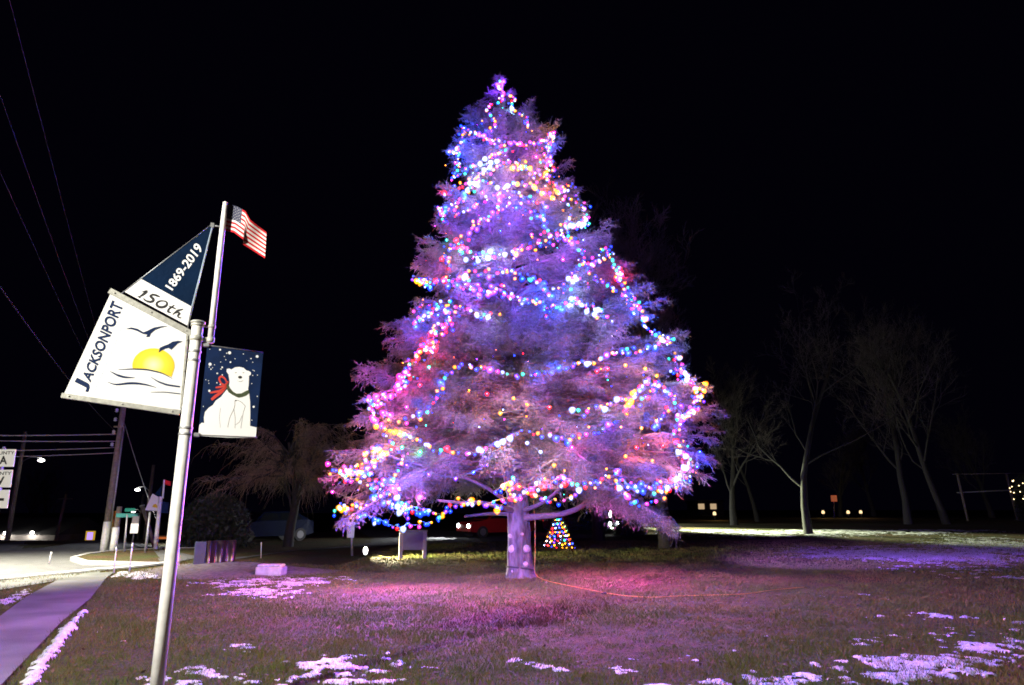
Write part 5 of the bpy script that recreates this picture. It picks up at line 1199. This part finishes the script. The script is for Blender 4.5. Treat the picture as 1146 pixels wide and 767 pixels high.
# little lit christmas tree
b = G(625.5, 616); s_ = b[1] / FPX; lt = empty('small_lit_tree', b, 'little cone shaped tree thick with tiny coloured lights right of the spruce trunk', 'tree')
hT, rT = 40 * s_, 16.5 * s_
g = np.random.default_rng(4); n = 9000; zc_ = g.random(n) ** 1.3; a = g.random(n) * 6.283; rr = rT * (1 - zc_) * g.uniform(.3, 1.05, n); c3 = np.stack([rr * np.cos(a), rr * np.sin(a), .1 + zc_ * (hT - .1)], 1); d = g.normal(size=(n, 3)) * .05 + np.stack([np.cos(a), np.sin(a), 0 * a], 1) * .05; e = g.normal(size=(n, 3)) * .02
V = np.stack([c3 - e, c3 + e, c3 + d], 1).reshape(-1, 3); link('crown', np_mesh('crown', V, np.arange(3 * n).reshape(n, 3)), M['needle'], lt)
m = MB(); m.tube([(0, 0, -.02), (0, 0, hT * .7)], [.05, .02], 8); m.build('trunk', M['bark'], lt)
sl = empty('light_string', b, 'spiral of tiny orange, blue and white lights wound round the little tree', 'light string')
m = MB(); turns = []; NBt = 96
for i in range(NBt):
    u = i / NBt; ang = u * 2 * math.pi * 8.3; z = .12 + u * (hT - .16); turns.append((rT * (1.02 - u) * math.cos(ang), rT * (1.02 - u) * math.sin(ang), z))
m.tube(turns, .005, 4); m.build('wire', M['cord_g'], sl)
tiny = {c: bulb_mesh('tiny ' + c, emi('tiny ' + c, BC[c], 26 if c != 'orange' else 22), 1.15) for c in BC}
for i, q in enumerate(turns):
    o = bpy.data.objects.new('bulb', tiny[random.choice(['orange', 'red', 'blue', 'blue', 'orange', 'cool', 'teal'])]); COL.objects.link(o); o.parent = sl; o.location = q

sl2 = empty('light_string', b, 'second strand of tiny red, orange and blue lights tucked into the little tree', 'light string')
m = MB(); tp2 = []
for i in range(96):
    u = (i / 96) ** 1.15; ang = -u * 2 * math.pi * 9.1 + 1; z = .10 + u * (hT - .2); r_ = rT * (.92 - u * .9) * random.uniform(.8, 1.05); tp2.append((r_ * math.cos(ang), r_ * math.sin(ang), z + random.uniform(-.03, .03)))
m.tube(tp2, .005, 4); m.build('wire', M['cord_g'], sl2)
for q in tp2:
    o = bpy.data.objects.new('bulb', tiny[random.choice(['orange', 'red', 'blue', 'orange', 'orange', 'cool', 'violet'])]); COL.objects.link(o); o.parent = sl2; o.location = q
# ------------------------------------------------------------------ cars
def car(px, py, L, face, paint, label, heading, lights=True):
    """heading: rotation about z; nose towards local -x"""
    b = G(px, py); o = empty('car', b, label, 'car', rz=heading); k = L / 4.5
    prof = [(-2.25, .35), (-2.22, .72), (-2.0, .88), (-1.15, 1.0), (-.55, 1.48), (1.2, 1.52), (1.95, 1.08), (2.22, .98), (2.25, .4)]
    low = [(1.85, .28), (1.75, .5), (1.45, .62), (1.15, .5), (1.05, .28), (-1.05, .28), (-1.15, .5), (-1.45, .62), (-1.75, .5), (-1.85, .28)]
    pr = prof + low; m = MB(); n = len(pr)
    def wy(z): return .88 if z < 1.02 else .88 - (z - 1.02) * .42
    A = [(x * k, -wy(z) * k, z * k) for x, z in pr]; B = [(x * k, wy(z) * k, z * k) for x, z in pr]
    m.add(A + B, [tuple(range(n)), tuple(range(2 * n - 1, n - 1, -1))] + [(i, i + n, (i + 1) % n + n, (i + 1) % n) for i in range(n)]); m.build('body', paint, o)
    for sg in (-1, 1):
        m = MB(); y = sg * .80 * k
        def wp(x, z): return (x * k, sg * (wy(z) + .006) * k, z * k)
        m.add([wp(-.98, 1.06), wp(.20, 1.06), wp(.20, 1.43), wp(-.50, 1.43)], [(0, 1, 2, 3)]); m.add([wp(.28, 1.06), wp(1.62, 1.08), wp(1.15, 1.45), wp(.28, 1.43)], [(0, 1, 2, 3)]); m.build('side_window', M['glass_dark'], o)
        for x_ in (-1.45, 1.45):
            m = MB(); m.tube([(x_ * k, sg * .70 * k, .33 * k), (x_ * k, sg * .90 * k, .33 * k)], .33 * k, 18, smooth=False); wl = m.build('wheel', M['rubber'], o)
            m = MB(); m.tube([(x_ * k, sg * .85 * k, .33 * k), (x_ * k, sg * .915 * k, .33 * k)], .20 * k, 10, smooth=False); m.build('rim', M['chrome'], wl)
        m = MB(); m.lathe((0, 0, 0), [(.05, -.02), (.13, 0), (.11, .06), (.03, .08)], 12); h_ = m.build('headlight', M['head'], o, (-2.24 * k, sg * .62 * k, .66 * k)); h_.rotation_euler = (0, R(-90), 0)
        m = MB(); m.box((2.24 * k, sg * .66 * k, .82 * k), (.08, .30, .14), 0, .02); m.build('tail_light', M['tail'], o)
    m = MB(); m.add([((-1.12) * k, -.74 * k, 1.035 * k), ((-1.12) * k, .74 * k, 1.035 * k), (-.60 * k, .66 * k, 1.455 * k), (-.60 * k, -.66 * k, 1.455 * k)], [(3, 2, 1, 0)]); 
    ws = m.build('windscreen', M['glass_dark'], o); ws.location = (-.012, 0, .010)
    if lights:
        for sg in (-1, 1):
            l_ = lamp_light('headlamp', 'SPOT', (-2.35 * k, sg * .62 * k, .66 * k), 1500, (.95, .98, 1), o, None, .06, 80, .8); l_.rotation_euler = Vector((-1, 0, -.12)).to_track_quat('-Z', 'Y').to_euler()
    return o
car(556, 601, 4.5, 0, M['car_red'], 'red car with lit headlights parked left of the spruce trunk', R(32))
car(297, 606, 4.5, 0, M['car_blue'], 'dark blue car with one bright headlight under the weeping tree', R(48))
car(650, 598, 4.4, 0, M['car_blue'], 'dark parked car behind the little lit tree', R(150), False)

# ------------------------------------------------------------------ far right: sign, rail, lanterns
b = at(933, 573, 70); b[2] = float(H(b[0], 70)); o = empty('orange_sign', b, 'small glowing orange red road sign on a post across the dark lawn', 'road sign'); q = at(933.3, 558, 70) - b; s_ = 70 / FPX
m = MB(); m.box(q, (6.5 * s_, .04, 6.5 * s_), 0, .02); m.build('sign_plate', M['orange_sign'], o); m = MB(); m.tube([(0, .06, -.1), q + np.array([0, .06, 0])], .05, 6); m.build('post', M['galv'], o)
b = at(1072, 575, 62); b[2] = float(H(b[0], 62)); o = empty('rail_fence', b, 'tall pale horizontal rail on posts at the far right', 'fence'); s_ = 62 / FPX; 
a_ = at(1071, 551.5, 62) - b; c_ = at(1190, 546, 66) - b; m = MB(); m.tube([a_, c_], .055, 6); m.build('rail', M['galv'], o); m = MB(); m.tube([at(1066, 531, 62) - b, at(1180, 529, 66) - b], .03, 6); m.build('rail', M['wood'], o)
for px_ in (1071, 1126, 1185):
    u = (px_ - 1071) / 119; t_ = at(px_, 530, 62 + 4 * u) - b; m = MB(); m.tube([(t_[0] + .35, t_[1], -.2), t_], .10, 7); m.build('post', M['wood'], o)
def lantern(px, py, Y, label):
    b = at(px, py, Y); b[2] = float(H(b[0], Y)); o = empty('path_lantern', b, label, 'lantern', 'low warm lanterns across the dark lawn'); m = MB(); m.tube([(0, 0, -.05), (0, 0, .45)], .05, 6); m.build('post', M['dark_metal'], o)
    m = MB(); m.lathe((0, 0, .45), [(.10, 0), (.16, .04), (.13, .26), (.05, .32)], 10); m.build('lamp_head', M['lamp_warm'], o); lamp_light('lamp', 'POINT', (0, -.3, .9), 30, (1, .62, .25), o, size=.1)
lantern(921, 572, 72, 'warm path lantern just left of the orange sign'); lantern(949, 572, 72, 'warm path lantern just right of the orange sign')
lantern(963, 571, 74, 'warm path lantern right of the pair by the orange sign'); lantern(800, 580, 64, 'warm path lantern left of the thick forked tree')
# warm lights in the edge shrub
sh = [o for o in bpy.data.objects if o.name.startswith('lit_shrub')][0]; sl = empty('light_string', sh.location, 'warm white lights scattered over the shrub at the right edge', 'light string')
wt = bulb_mesh('warm bulb', emi('warm bulb', (1, .72, .35), 7), 1.7); m = MB(); tp = []
for i in range(34):
    u = i / 34; ang = u * 2 * math.pi * 4 + random.uniform(-.5, .5); r_ = .9 * random.uniform(.7, 1.15); tp.append((r_ * math.cos(ang), r_ * math.sin(ang), 1.7 + 2.1 * u + random.uniform(-.12, .12)))
m.tube(tp, .01, 4); m.build('wire', M['cord_g'], sl)
for q in tp: o = bpy.data.objects.new('bulb', wt); COL.objects.link(o); o.parent = sl; o.location = q

# building edge far behind centre
o, w2, hh = house(786, 812, 568, 105, 8, M['siding'], 'far low house with warm lit windows right of the spruce', eave=2.2)
for dx in (-1.6, .2): m = MB(); m.box((dx, -.04, 1.3), (.9, .06, .8)); m.build('window', M['window_warm'], o)

# ================================================================== unseen street lamps that light the scene; the one behind the spruce is added
def unseen_lamp(x, y, h, aim, energy, col, spot, label, size=.15, arm=(1.0, 0)):
    o = empty('street_lamp', (x, y, 0), label, 'street lamp'); m = MB(); m.tube([(0, 0, 0), (0, 0, h)], [.10, .06], 10); m.build('pole', M['galv'], o)
    ax_, ay = arm; m = MB(); m.tube([(0, 0, h - .05), (ax_ * .5, ay * .5, h + .2), (ax_, ay, h + .15)], .03, 8); m.build('arm', M['galv'], o)
    m = MB(); m.box((ax_ , ay, h + .18), (.5, .25, .10), math.atan2(ay, ax_), .03); m.build('lamp_head', M['dark_metal'], o)
    l_ = lamp_light('lamp', 'SPOT', (ax_, ay, h + .08), energy, col, o, None, size, spot, .7); d = Vector(aim) - Vector((x + ax_, y + ay, h + .08)); l_.rotation_euler = d.to_track_quat('-Z', 'Y').to_euler(); return o
unseen_lamp(-7.2, -.6, 5.4, (-1.8, 7.0, 1.2), 9000, (1, .955, .84), 150, 'street lamp behind the left shoulder of the view lighting the sail sign', arm=(.9, .3))
unseen_lamp(-17.5, 17.0, 7.5, (-15.6, 18.6, 0), 36000, (1, .95, .76), 100, 'street lamp just off the left edge over the wide road', arm=(1.5, .3))
unseen_lamp(-16, 46, 7.5, (-12, 42, 0), 2500, (1, .97, .82), 140, 'street lamp across the road hidden behind the sail sign', arm=(1, -.5)) if False else None
unseen_lamp(4.2, 54.0, 4.4, (15.5, 45.0, 0.3), 190000, (.90, 1, .62), 37, 'added unseen lamp on a pole behind the spruce, brightening the lawn strip', arm=(.8, .2))  # added lamp, put in to brighten the strip of lawn at right
def added_flood(px, py, Y, aim, energy, col, spot, label):  # added floodlights, unseen in the boughs, throwing coloured pools on grass and snow
    p = at(px, py, Y); o = empty('added_floodlight', p, label, 'floodlight'); d = np.array(aim) - p; d /= np.linalg.norm(d)
    m = MB(); m.tube([-d * .16, -d * .05, d * .02], [.04, .07, .075], 12); m.build('housing', M['dark_metal'], o)
    m = MB(); m.tube([d * .021, d * .04], [.07, .05], 12); m.build('lens', emi('coloured lens', col, 6), o)
    l_ = lamp_light('lamp', 'SPOT', d * .08, energy, col, o, None, .05, spot, 1.0); l_.rotation_euler = Vector(d).to_track_quat('-Z', 'Y').to_euler()
added_flood(470, 556, 15.6, G(448, 672), 4000, (.95, .12, .9), 145, 'added unseen magenta floodlight in the lower left boughs aimed at the grass')
added_flood(668, 548, 15.9, G(705, 652), 5000, (.85, .09, .85), 140, 'added unseen pink floodlight in the lower right boughs aimed at the grass')
added_flood(762, 500, 17.4, G(1015, 618), 62000, (.27, .09, 1), 60, 'added unseen violet floodlight at the right edge of the spruce aimed at the snow')
print('objects', len(bpy.data.objects))
